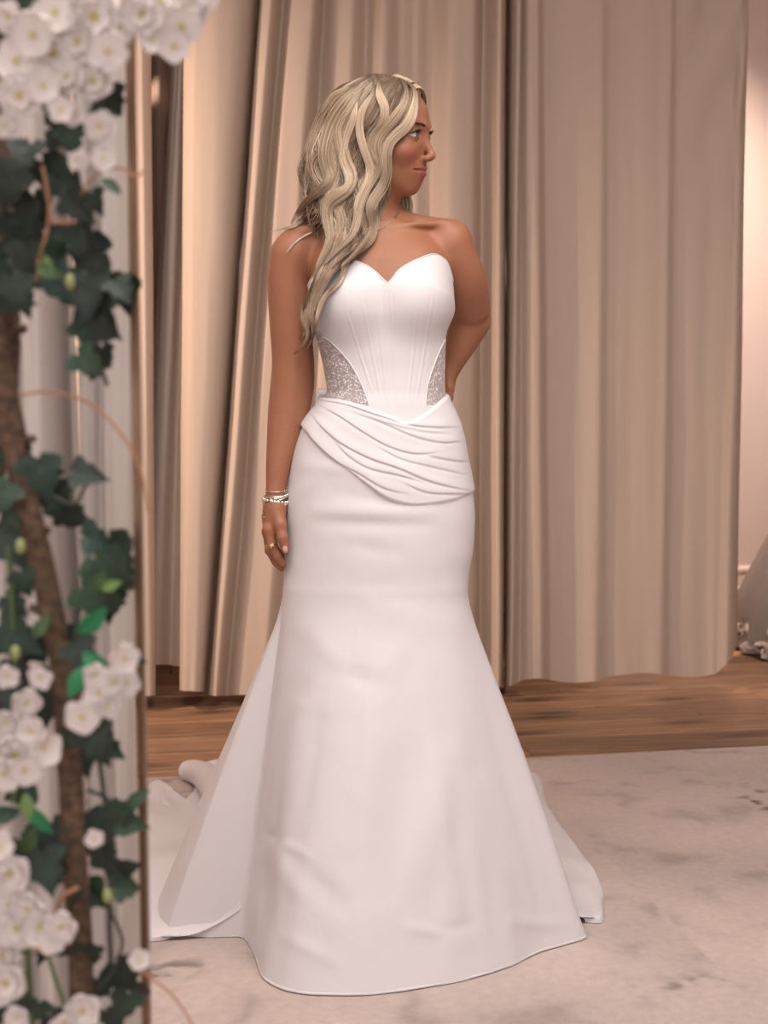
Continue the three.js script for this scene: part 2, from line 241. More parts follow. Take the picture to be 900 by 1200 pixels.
// ---------------------------------------------------------------- curtains
const linen = (r, g, b) => std(lin(r, g, b), 0.92, { bumpMap: clothBump, bumpScale: 0.0009 });
const lineZ = x => -4.78 - 0.16 * x;
function curtain(name, label, category, mat, ctrl, o = {}) {
  const { zoff = 0, botPy = u => 800, topY = 2.42, wr = 1, thick = 0.004, seed = 1, group } = o;
  const fix = (px, py, dz) => { let p = P(px, py, -4.8); for (let k = 0; k < 4; k++) p = P(px, py, lineZ(p.x) + zoff + dz); return p; };
  const us = ctrl.map((_, i) => i / (ctrl.length - 1)), top = ctrl.map(c => fix(c[0], 0, c[2])), bot = ctrl.map(c => fix(c[1], 800, c[3] ?? c[2]));
  const f = (arr, k) => spline(us, arr.map(p => p[k])), tx = f(top, 'x'), tz = f(top, 'z'), bx = f(bot, 'x'), bz = f(bot, 'z'), yT0 = top[0].y, yB0 = bot[0].y;
  const nu = Math.max(40, ctrl.length * 14), nv = 90;
  const g = sheet(nu, nv, (u, v) => {
    const bp = P(lerp(ctrl[0][1], ctrl[ctrl.length - 1][1], u), botPy(u), bz(u)), yb = bp.y, y = lerp(topY, yb, v), t = (yT0 - y) / (yT0 - yB0);
    let x = lerp(tx(u), bx(u), t), z = lerp(tz(u), bz(u), t);
    const env = Math.sin(Math.PI * clamp(u * 12, 0, 0.5)) * Math.sin(Math.PI * clamp((1 - u) * 12, 0, 0.5));
    z += wr * (0.014 * nz(u * ctrl.length * 0.7, y * 0.8, seed) + 0.003 * nz(u * ctrl.length * 1.5 + y * 0.8, y * 1.7, seed + 9));
    x += wr * 0.006 * nz(u * 3, y * 1.3, seed + 3);
    if (o.warp) { const d = o.warp(u, v, y); x += d[0]; z += d[1]; }
    z += 0.005 * sstep(0.9, 1, v) * nz(u * ctrl.length * 0.9, 4, seed + 11);
    return V3(x, y, z);
  }, thick);
  return tag(mesh(name, g, mat), label, category, group);
}
const linenWarm = linen(0.58, 0.46, 0.37), linenSame = linen(0.545, 0.435, 0.355);
// narrow pale strip (a mirror bevel reflection built as curtain), first panel, wide panel behind the bride, right panel
curtain('curtain', 'narrow pale pink curtain panel standing for the reflection in a mirror bevel, next to the thin bronze mirror frame edge', 'curtain', linenWarm,
  [[-700, -600, 0], [-560, -480, .05], [-430, -360, -.02], [-300, -240, .05], [-180, -130, 0], [-70, -40, .05], [20, 40, -.01], [90, 110, 0.05], [120, 132, -0.02], [150, 160, 0.05], [164, 176, 0.06], [175, 181, 0.02], [173, 180, -0.05]], { botPy: () => 815, seed: 21, wr: 0.6 });  // unseen left part runs on to keep the downlight out of the gap
curtain('curtain', 'pale peach curtain panel left of the bride, beside the dark fitting room gap', 'curtain', linenWarm,
  [[226, 219, -0.10], [217, 212, 0.0], [232, 217, 0.075], [256, 226, 0.085], [280, 234, 0.07], [297, 239, -0.01], [302, 243, -0.08], [299, 240, -0.14]], { botPy: u => lerp(808, 812, u), seed: 4, wr: 0.6 });
curtain('curtain', 'wide linen curtain with deep folds hanging directly behind the bride', 'curtain', linenWarm,
  [[306, 250, -0.05], [309, 247, 0.03], [318, 254, 0.06], [332, 268, -0.03], [345, 282, 0.035], [366, 308, 0.05], [380, 336, -0.05], [397, 362, 0.02], [412, 385, 0.035], [430, 408, -0.03], [450, 436, 0.035], [470, 462, -0.02], [488, 482, 0.01], [505, 500, -0.015], [530, 524, 0.05], [553, 550, 0.035], [566, 562, -0.05], [578, 573, 0.0], [586, 583, 0.055], [592, 588, -0.06]],
  { botPy: u => 812 - 12 * u + 5 * Math.sin(u * 9), seed: 8 });
curtain('curtain', 'right hand linen curtain with soft shallow folds beside the bare pink wall', 'curtain', linenSame,
  [[597, 592, -0.08], [602, 594, 0.0], [608, 598, 0.03], [613, 608, 0.0], [619, 620, 0.035], [628, 632, 0.042], [637, 645, -0.005], [655, 662, -0.012], [680, 678, 0.0], [703, 696, 0.020], [714, 711, 0.004], [740, 732, 0.004], [764, 752, 0.012], [783, 772, 0.018], [793, 786, 0.0], [815, 808, 0.002], [838, 825, 0.006], [862, 838, 0.014], [871, 848, 0.034], [876, 858, 0.0], [874, 862, -0.05]],
  { botPy: u => 803 - 18 * u - 26 * sstep(0.86, 1, u) + 4 * Math.sin(u * 17 + 1), zoff: -0.02, seed: 13, wr: 0.75,
    warp: (u, v, y) => { const k = sstep(0.66, 0.8, u) * sstep(0.98, 0.9, u) * sstep(1.5, 2.4, y); const a = (u - 0.97) * 3 + (2.42 - y) * 0.9; return [0, 0.012 * k * Math.sin(a * 16)]; } });
// inside the fitting room, in the shade
const shadeCloth = linen(0.62, 0.47, 0.38);
curtain('curtain', 'brown curtain hanging deep inside the dark fitting room gap on the left', 'curtain', shadeCloth,
  [[120, 140, 0], [145, 152, 0.04], [165, 172, -0.03], [185, 186, 0.03], [200, 196, -0.02], [216, 206, 0.02], [240, 225, 0]], { zoff: -0.62, topY: RH - 0.005, botPy: () => 746, seed: 31 });
curtain('curtain', 'slanting tan curtain edge gathered in front of the dark fitting room curtain', 'curtain', linen(0.84, 0.68, 0.57),
  [[208, 156, -0.03], [212, 164, 0.03], [216, 182, 0.05], [224, 198, 0.0], [234, 212, 0.04], [250, 232, 0]], { zoff: -0.24, topY: RH - 0.005, botPy: u => 776 + 6 * u, seed: 33 });
{ // dark rail above the curtains
  const t = thing('curtain_rail', 'dark grey curtain rail along the top above the right hand curtain', 'curtain rail');
  const a = room(-1.9, 2.448, -4.75), b = room(1.9, 2.448, -4.75);
  mesh('rail', tube([a, b], 0.016, 12), std(lin(0.06, 0.055, 0.05), 0.4, { metalness: 0.6 }), t);
  for (const x of [-1.92, 1.92]) mesh('finial', new THREE.SphereGeometry(0.026, 16, 12), std(lin(0.06, 0.055, 0.05), 0.4, { metalness: 0.6 }), t).position.copy(room(x, 2.448, -4.75));
  for (const x of [-1.8, 0.05, 1.8]) { const q = mesh('bracket', new THREE.CylinderGeometry(0.008, 0.008, RH - 2.43, 10), std(lin(0.06, 0.055, 0.05), 0.4, { metalness: 0.6 }), t); q.position.copy(room(x, (RH + 2.43) / 2, -4.75)); }
}
// ---------------------------------------------------------------- tulle gown on a stand at the right
{
  const c = room(2.92, 0, -5.27); const t = thing('tulle_gown', 'grey tulle gown with a ruffled lace hem standing by the right wall', 'gown', null, c);
  const tulle = new THREE.MeshPhysicalMaterial({ color: lin(0.30, 0.265, 0.25), roughness: 1, side: THREE.DoubleSide, transparent: true, opacity: 0.72 });
  const prof = spline([0.05, 0.15, 0.45, 0.8, 1.1], [0.635, 0.61, 0.48, 0.30, 0.14]);
  for (const k of [0, 1]) mesh('tulle_layer', sheet(140, 20, (u, v) => { const y = lerp(1.1, 0.06, v), a = u * 2 * Math.PI, r = prof(y) * (1 - 0.06 * k) + 0.018 * v * Math.sin(a * 19 + k) + 0.012 * v * Math.sin(a * 7 + 2 * k); return V3(Math.cos(a) * r, y, -Math.sin(a) * r); }, 0, true), tulle, t);
  const lace = std(lin(0.40, 0.33, 0.30), 0.9), r = rng(5);
  mesh('lace_hem', sheet(420, 12, (u, v) => { const a = u * 2 * Math.PI, y = lerp(0.12, 0.012, v), n = fbm(a * 9, v * 3, 2, 3), q = 0.60 + 0.045 * n + 0.03 * Math.sin(a * 34 + 3 * n) * v + 0.02 * v; return V3(Math.cos(a) * q, y + 0.03 * n * (1 - v), -Math.sin(a) * q); }, 0.004, true), lace, t);
  const gl = []; for (let k = 0; k < 150; k++) { const a = r() * 2 * Math.PI, y = 0.02 + 0.085 * r(), g = new THREE.TorusGeometry(0.010 + 0.010 * r(), 0.007, 6, 10); g.rotateX(r() * 3); g.rotateY(r() * 6); g.translate(Math.cos(a) * 0.625, y, -Math.sin(a) * 0.625); gl.push(g); }
  mesh('lace_flowers', mergeGeometries(gl), lace, t).userData.kind = 'stuff';
  mesh('bodice', new THREE.LatheGeometry([[0.14, 1.08], [0.125, 1.14], [0.15, 1.3], [0.165, 1.38], [0.15, 1.42], [0.02, 1.44]].map(p => new THREE.Vector2(...p)), 40), std(lin(0.6, 0.53, 0.49), 0.7), t);
  mesh('stand', mergeGeometries([new THREE.CylinderGeometry(0.014, 0.014, 1.1, 12).translate(0, 0.55, 0), new THREE.CylinderGeometry(0.17, 0.18, 0.02, 32).translate(0, 0.01, 0), new THREE.CylinderGeometry(0.035, 0.045, 0.08, 16).translate(0, 1.47, 0)]), std(lin(0.08, 0.06, 0.05), 0.5), t);
}
// ---------------------------------------------------------------- the bride
const SC = FPX / -BRIDE_Z / 1000;                 // pixels per millimetre at the bride
const person = thing('person', 'blonde woman in a white strapless mermaid gown looking aside with one hand behind her hip', 'person');
const yOf = py => V(450, py).y, xOf = (px, py) => V(px, py).x;
// torso and hip rows: pixel row, left and right outline, half depth, depth of the middle
const rows = [
  [262, 398, 482, .054, -.012], [272, 384, 502, .062, -.010], [290, 368, 520, .076, -.006], [308, 362, 528, .086, 0], [326, 361, 530, .093, 0], [345, 361, 531, .096, 0], [365, 363, 531, .096, 0], [388, 369, 523.5, .092, 0],
  [412, 375, 522, .088, 0], [436, 380, 521.5, .085, 0], [456, 383, 521.5, .086, 0], [470, 377, 525, .090, 0], [483, 367, 531, .095, -.002], [500, 355, 538, .102, -.004], [543, 341, 547, .116, -.008], [577, 336, 553, .122, -.01],
  [607, 334, 555.5, .124, -.01], [640, 334, 553.5, .122, -.008], [673, 334, 548, .117, -.004], [690, 333, 546.7, .114, 0], [710, 332, 547, .112, 0]];
const TR = table(rows.map(([py, l, r, b, c]) => { const y = yOf(py), L = xOf(l, py), R = xOf(r, py); return [y, (L + R) / 2, (R - L) / 2, b, BRIDE_Z + c]; }).reverse());
const PEX = 2.2;
function torsoPt(y, th, off = 0, out = V3()) { const xc = TR[0](y), a = TR[1](y) + off, b = TR[2](y) + off, zc = TR[3](y), c = Math.cos(th), s = Math.sin(th), r = Math.pow(Math.pow(Math.abs(c / a), PEX) + Math.pow(Math.abs(s / b), PEX), -1 / PEX); return out.set(xc + c * r, y, zc + s * r); }
const SKIN = -0.0045, Y262 = yOf(262), Y520 = yOf(520);
const cache = { y: NaN };
function torsoD(x, y, z) {
  if (cache.y !== y) { cache.y = y; cache.xc = TR[0](y); cache.a = TR[1](y) + SKIN; cache.b = TR[2](y) + SKIN; cache.zc = TR[3](y); }
  const dx = x - cache.xc, dz = z - cache.zc, r = Math.hypot(dx, dz) + 1e-9, k = Math.pow(Math.pow(Math.abs(dx) / cache.a, PEX) + Math.pow(Math.abs(dz) / cache.b, PEX), 1 / PEX);
  let d = k < 1e-6 ? -Math.min(cache.a, cache.b) : r * (1 - 1 / k);
  return Math.max(d, y - Y262, Y520 - y);
}
const bustL = V(411, 352, .046), bustR = V(484, 348, .046), bustL2 = V(406, 318, .026), bustR2 = V(489, 314, .026);
function chestD(x, y, z) {
  let d = torsoD(x, y, z);
  const b = Math.min(capV(x, y, z, bustL2, bustL, .038, .064), capV(x, y, z, bustR2, bustR, .038, .064));
  return smin(d, b, .042);
}
const chain = a => a.map(([px, py, r, dz]) => ({ p: V(px, py, dz), r }));
const armL = chain([[341, 300, .0405, -.012], [338, 325, .0400, -.014], [338.5, 355, .0395, -.016], [341, 390, .0398, -.019], [343.5, 425, .0408, -.021], [342.5, 450, .0420, -.018], [339.5, 473, .0405, -.012], [334, 503, .0345, 0], [330, 525, .0290, .010], [326, 547, .0235, .02], [323, 575, .0190, .03], [322.5, 594, .0190, .036]]);
const upR = chain([[529, 288, .0390, -.012], [536, 305, .0395, -.020], [546, 328, .0395, -.040], [552, 360, .0385, -.085]]);
const foreR = chain([[550, 375.5, .0425, -.112], [540, 402, .0320, -.114], [526, 432, .0215, -.118]]);
const handR = chain([[526, 432, .0205, -.118], [522, 448, .0190, -.120], [521, 462, .0175, -.122]]);
const chainD = (x, y, z, c) => { let d = 1e9; for (let i = 0; i < c.length - 1; i++) d = smin(d, capV(x, y, z, c[i].p, c[i + 1].p, c[i].r, c[i + 1].r), .006); return d; };
const fine = (c, n = 5) => { const cp = new THREE.CatmullRomCurve3(c.map(q => q.p), false, 'centripetal'), rs = spline(c.map((_, i) => i), c.map(q => q.r)), o = []; for (let i = 0; i <= (c.length - 1) * n; i++) o.push({ p: cp.getPoint(i / ((c.length - 1) * n)), r: rs(i / n) }); return o; };
const minD = (x, y, z, c) => { let d = 1e9; for (let i = 0; i < c.length - 1; i++) { const q = capV(x, y, z, c[i].p, c[i + 1].p, c[i].r, c[i + 1].r); if (q < d) d = q; } return d; };
const armLf = fine(armL), upRf = fine(upR, 7), foreRf = fine(foreR, 7);
// head: its own frame, x to her left, y up, z out of the face, in metres from the middle of the head at eye level
const HEAD_YAW = 67 * Math.PI / 180, headO = V(451.5, 161.5, .006), hc = Math.cos(HEAD_YAW), hs = Math.sin(HEAD_YAW), ROLL = 6 * Math.PI / 180, rc = Math.cos(ROLL), rs = Math.sin(ROLL);
const toHead = (x, y, z) => { const dx = x - headO.x, dz = z - headO.z, X = dx * hc - dz * hs, Y = y - headO.y; return [X * rc + Y * rs, -X * rs + Y * rc, dx * hs + dz * hc]; };
const fromHead = (a, b, z) => { const x = a * rc - b * rs, y = a * rs + b * rc; return V3(headO.x + x * hc + z * hs, headO.y + y, headO.z - x * hs + z * hc); };
const eyeHalf = .0150, lidH = ax => .0061 * Math.max(0, 1 - Math.pow((ax - .0315) / eyeHalf, 2)), EYEZ = .0650;
function lipsD(ax, y, z) {
  const up = cap(ax, y, z, 0, -.0605, .0775, .0255, -.0618, .0615, .0048, .0016), bow = 0;
  const lo = cap(ax, y, z, 0, -.0700, .0742, .0235, -.0636, .0620, .0061, .0020);
  return [up, lo];
}
function headLocal(x, y, z) {
  const ax = Math.abs(x);
  let d = ell(x, y - .031, z + .008, .0720, .0740, .0935);
  d = smin(d, ell(x, y + .030, z - .020, .0590, .0740, .0575), .03);
  d = smin(d, cap(ax, y, z, .050, -.050, .004, .012, -.0900, .0425, .018, .0125), .022);
  d = smin(d, sph(x, y + .0905, z - .0465, .0145), .016);
  d = smin(d, ell(ax - .040, y + .027, z - .050, .023, .019, .023), .02);
  d = smin(d, cap(ax, y, z, .010, .0150, .0795, .044, .0195, .0600, .0070, .0070), .014);
  // eye sockets, lids
  d = smax(d, -ell(ax - .0315, y - .001, z - .0900, .0185, .0125, .0165), .012);
  const ex = ax - .0315, lid = smax(sph(ex, y, z - EYEZ, .0146), -Math.max(Math.abs(y - .0004) - lidH(ax), -(z - .066)), .0012);
  d = smin(d, Math.max(lid, .060 - z), .004);
  d = smin(d, cap(ax, y, z, .0185, .0098, .0775, .0440, .0085, .0640, .0030, .0022), .006);   // fold above the lid
  // nose
  d = smin(d, cap(x, y, z, 0, .009, .0760, 0, -.033, .0905, .0052, .0060), .010);
  d = smin(d, sph(x, y + .0385, z - .0925, .0072), .006);
  d = smin(d, ell(ax - .0092, y + .0425, z - .0840, .0052, .0052, .0080), .006);
  d = smax(d, -ell(ax - .0058, y + .0485, z - .0895, .0024, .0022, .0032), .003);
  // mouth
  d = smin(d, ell(x, y + .0630, z - .0560, .0270, .0215, .0180), .016);
  const [up, lo] = lipsD(ax, y, z);
  d = smin(d, Math.min(up, lo), .0035);
  d = smax(d, -cap(ax, y, z, 0, -.0647, .0830, .0268, -.0613, .0660, .0022, .0016), .0022);
  d = smax(d, -cap(x, y, z, 0, -.0500, .0830, 0, -.0560, .0815, .0015, .0022), .003);
  // ears
  d = smin(d, ell(ax - .0735, y + .012, z + .008, .0075, .030, .017), .006);
  return d;
}
const neckA = V(443, 208, -.006), neckB = V(435, 264, -.016);
const trapLa = V(432, 243, -.022), trapLb = V(350, 287, -.016), trapRa = V(446, 257, -.022), trapRb = V(528, 278, -.016);
const claR = [V(447, 269, .036), V(485, 263, .032), V(522, 262, .008)], claL = [V(430, 270, .036), V(395, 266, .032), V(352, 270, .008)];
const sternD = (x, y, z) => cap(x, y, z, V(440, 262, .038).x, V(440, 262, .038).y, V(440, 262, .038).z, V(440, 275, .05).x, V(440, 275, .05).y, V(440, 275, .05).z, .008, .010);
const Y300 = yOf(305), Y335 = yOf(345), Y200 = yOf(190), Y235 = yOf(245), Y290 = yOf(292), Y480 = yOf(482);
const cleft = [V(457, 318, .118), V(456, 345, .135)];
function bodyD(x, y, z) {
  let d = 1e3;
  if (y < Y200 + .03) {
    d = chestD(x, y, z);
    d = smin(d, capV(x, y, z, neckA, neckB, .0455, .048), .04);
    d = smin(d, Math.min(capV(x, y, z, trapLa, trapLb, .022, .034), capV(x, y, z, trapRa, trapRb, .019, .033)), .028);
    if (y > Y290 - .03) for (const c of [claR, claL]) d = smin(d, Math.min(capV(x, y, z, c[0], c[1], .0050, .0050), capV(x, y, z, c[1], c[2], .0050, .0055)), .016);
    const k = lerp(.004, .02, sstep(Y335, Y300, y));
    d = smin(d, minD(x, y, z, armLf), k);
    const ur = minD(x, y, z, upRf); let fr = Math.min(minD(x, y, z, foreRf), 1e3);
    d = smin(d, ur, k);
    d = smin(d, smin(fr, chainD(x, y, z, handR), .008), .0035);
  }
  if (y > Y235) { const h = toHead(x, y, z); d = smin(d, headLocal(h[0], h[1], h[2]), lerp(.001, .022, sstep(yOf(205), yOf(228), y))); }
  return d;
}
// left hand, hanging: back of the hand to the viewer's left, thumb in front
const hand = {
  palm: [chain([[322.5, 592, .019, .036], [320, 606, .0175, .040], [315.5, 621, .0125, .050]]), chain([[322, 594, .018, .030], [318, 608, .0165, .020], [314.5, 622, .0115, .026]]), chain([[322, 596, .016, .026], [319, 612, .014, .004], [316, 624, .010, -.004]])],
  fingers: [
    chain([[315, 621, .0112, .052], [318.5, 640, .0094, .056], [325, 652, .0080, .054], [331, 660, .0066, .050]]),
    chain([[314, 623, .0110, .030], [316.5, 645, .0094, .034], [323, 658, .0080, .030], [329.5, 666, .0064, .024]]),
    chain([[315, 624, .0104, .010], [318, 644, .0090, .012], [324.5, 656, .0076, .006], [331, 662, .0062, .000]]),
    chain([[317, 623, .0094, -.008], [320, 638, .0080, -.008], [325.5, 647, .0070, -.012], [331, 652, .0058, -.018]])],
  thumb: chain([[325, 600, .0150, .046], [328.5, 615, .0118, .060], [331, 630, .0098, .068], [334.3, 643.5, .0078, .070]])
};
function handLD(x, y, z) {
  let d = minD(x, y, z, armLf); for (const c of hand.palm) d = smin(d, chainD(x, y, z, c), .012);
  let f = 1e3; for (const c of hand.fingers) { let q = 1e3; for (let i = 0; i < 3; i++) q = smin(q, capV(x, y, z, c[i].p, c[i + 1].p, c[i].r, c[i + 1].r), .003); f = Math.min(f, smin(q, sph(x - c[1].p.x, y - c[1].p.y, z - c[1].p.z, c[1].r * 1.04), .003)); }
  d = smin(d, f, .007); d = smin(d, chainD(x, y, z, hand.thumb), .009);
  return d;
}
const fingersR = [[[521, 462, .0105, -.112], [511, 474, .0090, -.118], [498, 476, .0080, -.120], [488, 474, .0066, -.118]], [[521, 463, .0105, -.124], [509, 479, .0092, -.126], [495, 482, .0080, -.124], [484, 481, .0066, -.120]], [[520, 462, .0100, -.136], [508, 481, .0088, -.136], [494, 486, .0078, -.128], [484, 486, .0064, -.122]], [[519, 459, .0092, -.146], [507, 477, .0080, -.146], [496, 485, .0070, -.138], [488, 488, .0060, -.130]]].map(chain);
const thumbR = chain([[525, 440, .0120, -.106], [526, 455, .0105, -.098], [525, 466, .0092, -.096], [524, 474, .0075, -.098]]);
function handRD(x, y, z) {
  let d = smin(minD(x, y, z, foreRf), chainD(x, y, z, handR), .008); let f = 1e3; for (const c of fingersR) f = Math.min(f, chainD(x, y, z, c)); d = smin(d, f, .008); return smin(d, chainD(x, y, z, thumbR), .008);
}
// skin
const skinC = [.335, .142, .078], lipC = [.29, .080, .065];
function bodyColor(x, y, z) {
  let c = skinC.slice(); const n = 1 + .07 * fbm(x * 40, y * 40, z * 40, 3);
  if (y > yOf(228)) {
    const [hx, hy, hz] = toHead(x, y, z), ax = Math.abs(hx);
    if (hz > .05) { const [up, lo] = lipsD(ax, hy, hz), t = sstep(.0026, .0006, Math.min(up, lo)); c = c.map((v, k) => lerp(v, lipC[k], t)); const bl = .5 * gauss(Math.hypot((ax - .044) / .02, (hy + .034) / .02)); c = c.map((v, k) => lerp(v, [.36, .115, .075][k], bl)); const sh = .55 * gauss(Math.hypot((ax - .033) / .014, (hy - .007) / .006)); c = c.map((v, k) => lerp(v, [.15, .07, .048][k], sh)); }
  }
  return c.map(v => v * n);
}
const skinBump = texData(128, 128, (u, v) => .5 + .5 * fbm(u * 30, v * 30, 2, 2)); skinBump.repeat.set(20, 20);
const skinMat = new THREE.MeshPhysicalMaterial({ color: 0xffffff, vertexColors: true, roughness: .48, side: THREE.DoubleSide, bumpMap: skinBump, bumpScale: .0002, specularIntensity: .7 });
{
  const box = (px0, px1, py0, py1, dz0, dz1) => [V3(xOf(px0, 400), yOf(py1), BRIDE_Z + dz0), V3(xOf(px1, 400), yOf(py0), BRIDE_Z + dz1)];
  const parts = [];
  parts.push(surfaceNets(bodyD, ...box(303, 592, 231, 592, -.19, .17), .0042, bodyColor));
  parts.push(surfaceNets(bodyD, ...box(392, 520, 78, 234, -.115, .13), .0021, bodyColor));
  parts.push(surfaceNets(handLD, ...box(298, 346, 586, 676, -.04, .10), .0017, bodyColor));
  parts.push(surfaceNets(handRD, ...box(470, 545, 425, 505, -.17, -.07), .0026, bodyColor));
  mesh('body', mergeGeometries(parts), skinMat, person);
}
function headZ(lx, ly, off = 0) { let z = .125; for (let i = 0; i < 60; i++) { const d = headLocal(lx, ly, z) - off; if (d < 2e-5) break; z -= d * .8; if (z < 0) break; } return z; }
const vc = (rough, extra = {}) => std(lin(1, 1, 1), rough, { vertexColors: true, ...extra });
{ // eyes, lashes, brows
  const eyeM = new THREE.MeshPhysicalMaterial({ vertexColors: true, roughness: .12, clearcoat: 1, clearcoatRoughness: .03 });
  for (const s of [-1, 1]) {
    const g = new THREE.SphereGeometry(.0128, 48, 40); g.rotateX(Math.PI / 2); const p = g.attributes.position, col = [];
    for (let k = 0; k < p.count; k++) { const r = Math.hypot(p.getX(k) + s * -.0005, p.getY(k)), f = p.getZ(k) > 0; col.push(...(!f || r > .0060 ? [.62, .56, .53] : r > .0054 ? [.03, .04, .05] : r > .0026 ? [.10, .15, .19] : [.004, .004, .004])); }
    g.setAttribute('color', new THREE.Float32BufferAttribute(col, 3));
    const e = mesh('eye', g, eyeM, person); e.position.copy(fromHead(s * .0315, 0, EYEZ + .0002)); e.rotation.set(0, HEAD_YAW, ROLL, 'YXZ');
    const up = [], lo = [], br = [];
    for (let k = 0; k <= 16; k++) { const q = -1 + k / 8, lx = .0315 + q * eyeHalf * .97, zz = y => EYEZ + Math.sqrt(Math.max(1e-6, .0150 ** 2 - (lx - .0315) ** 2 - y * y)); let y = lidH(lx) + .0006; up.push(fromHead(s * lx, y, zz(y))); y = -lidH(lx); lo.push(fromHead(s * lx, y, zz(y))); }
    const outer = s;
    const lash = [tube(up, t => .0004 + .0018 * Math.sin(Math.PI * t), 6), tube(lo.slice(2, 14), .0003, 5)];
    for (let k = 0; k < 26; k++) { const t = k / 25, lx = .0315 + (t * 2 - 1) * eyeHalf * .95, y = lidH(lx) + .0008, z = EYEZ + Math.sqrt(Math.max(1e-6, .0150 ** 2 - (lx - .0315) ** 2 - y * y)), a = fromHead(s * lx, y, z), sp = (t - .4) * .007, b = fromHead(s * (lx + sp * .5), y + .0012, z + .0035), c = fromHead(s * (lx + sp), y + .0045, z + .0055); lash.push(tube([a, b, c], q => .00034 * (1.1 - q), 4)); }
    mesh('eyelashes', mergeGeometries(lash), std(lin(.012, .009, .008), .6), person);
    const r = rng(40 + s), hairs = [];
    const bx = spline([0, .35, .75, 1], [.0150, .026, .042, .0510]), by = spline([0, .35, .75, 1], [.0150, .0180, .0196, .0145]), bw = spline([0, .3, .7, 1], [.0015, .0024, .0018, .0006]);
    for (let k = 0; k < 170; k++) { const t = r(), w = (r() * 2 - 1) * bw(t), len = .006 * (1 - .3 * t), at = (q, ww) => { const X = bx(clamp(q, 0, 1)) + (q > 1 ? (q - 1) * .02 : 0), Y = by(clamp(q)) + ww; return fromHead(s * X, Y, headZ(X, Y) + .0006); }; hairs.push(tube([at(t, w), at(t + len * 8, w + .0012 * (1 - t)), at(t + len * 17, w * .6 + .0012 * (1 - t))], q => .00034 * (1.2 - q), 4)); }
    mesh('eyebrow', mergeGeometries(hairs), std(lin(.035, .018, .011), .7), person);
  }
  for (const [c, off] of [[hand.thumb, [.1, -.1, 1]]]) { const g = new THREE.SphereGeometry(1, 20, 14); g.scale(.0048, .0072, .0022); const n = mesh('fingernail', g, std(lin(.62, .36, .34), .25), person); n.position.copy(V(334.2, 643.5, .0765)); n.rotation.z = .25; }
}
// ---------------------------------------------------------------- the gown
const dress = sub('dress', person);
const satin = new THREE.MeshPhysicalMaterial({ color: lin(.725, .70, .715), roughness: .5, side: THREE.DoubleSide, bumpMap: satinBump, bumpScale: .00035, sheen: .25, sheenRoughness: .5, sheenColor: new THREE.Color(1, .97, .97), specularIntensity: .6 });
const pipeM = std(lin(.73, .705, .715), .6);
const segDist = (px, py, x1, y1, x2, y2) => { const dx = x2 - x1, dy = y2 - y1, t = clamp(((px - x1) * dx + (py - y1) * dy) / (dx * dx + dy * dy)); return [Math.hypot(px - x1 - dx * t, py - y1 - dy * t), t]; };
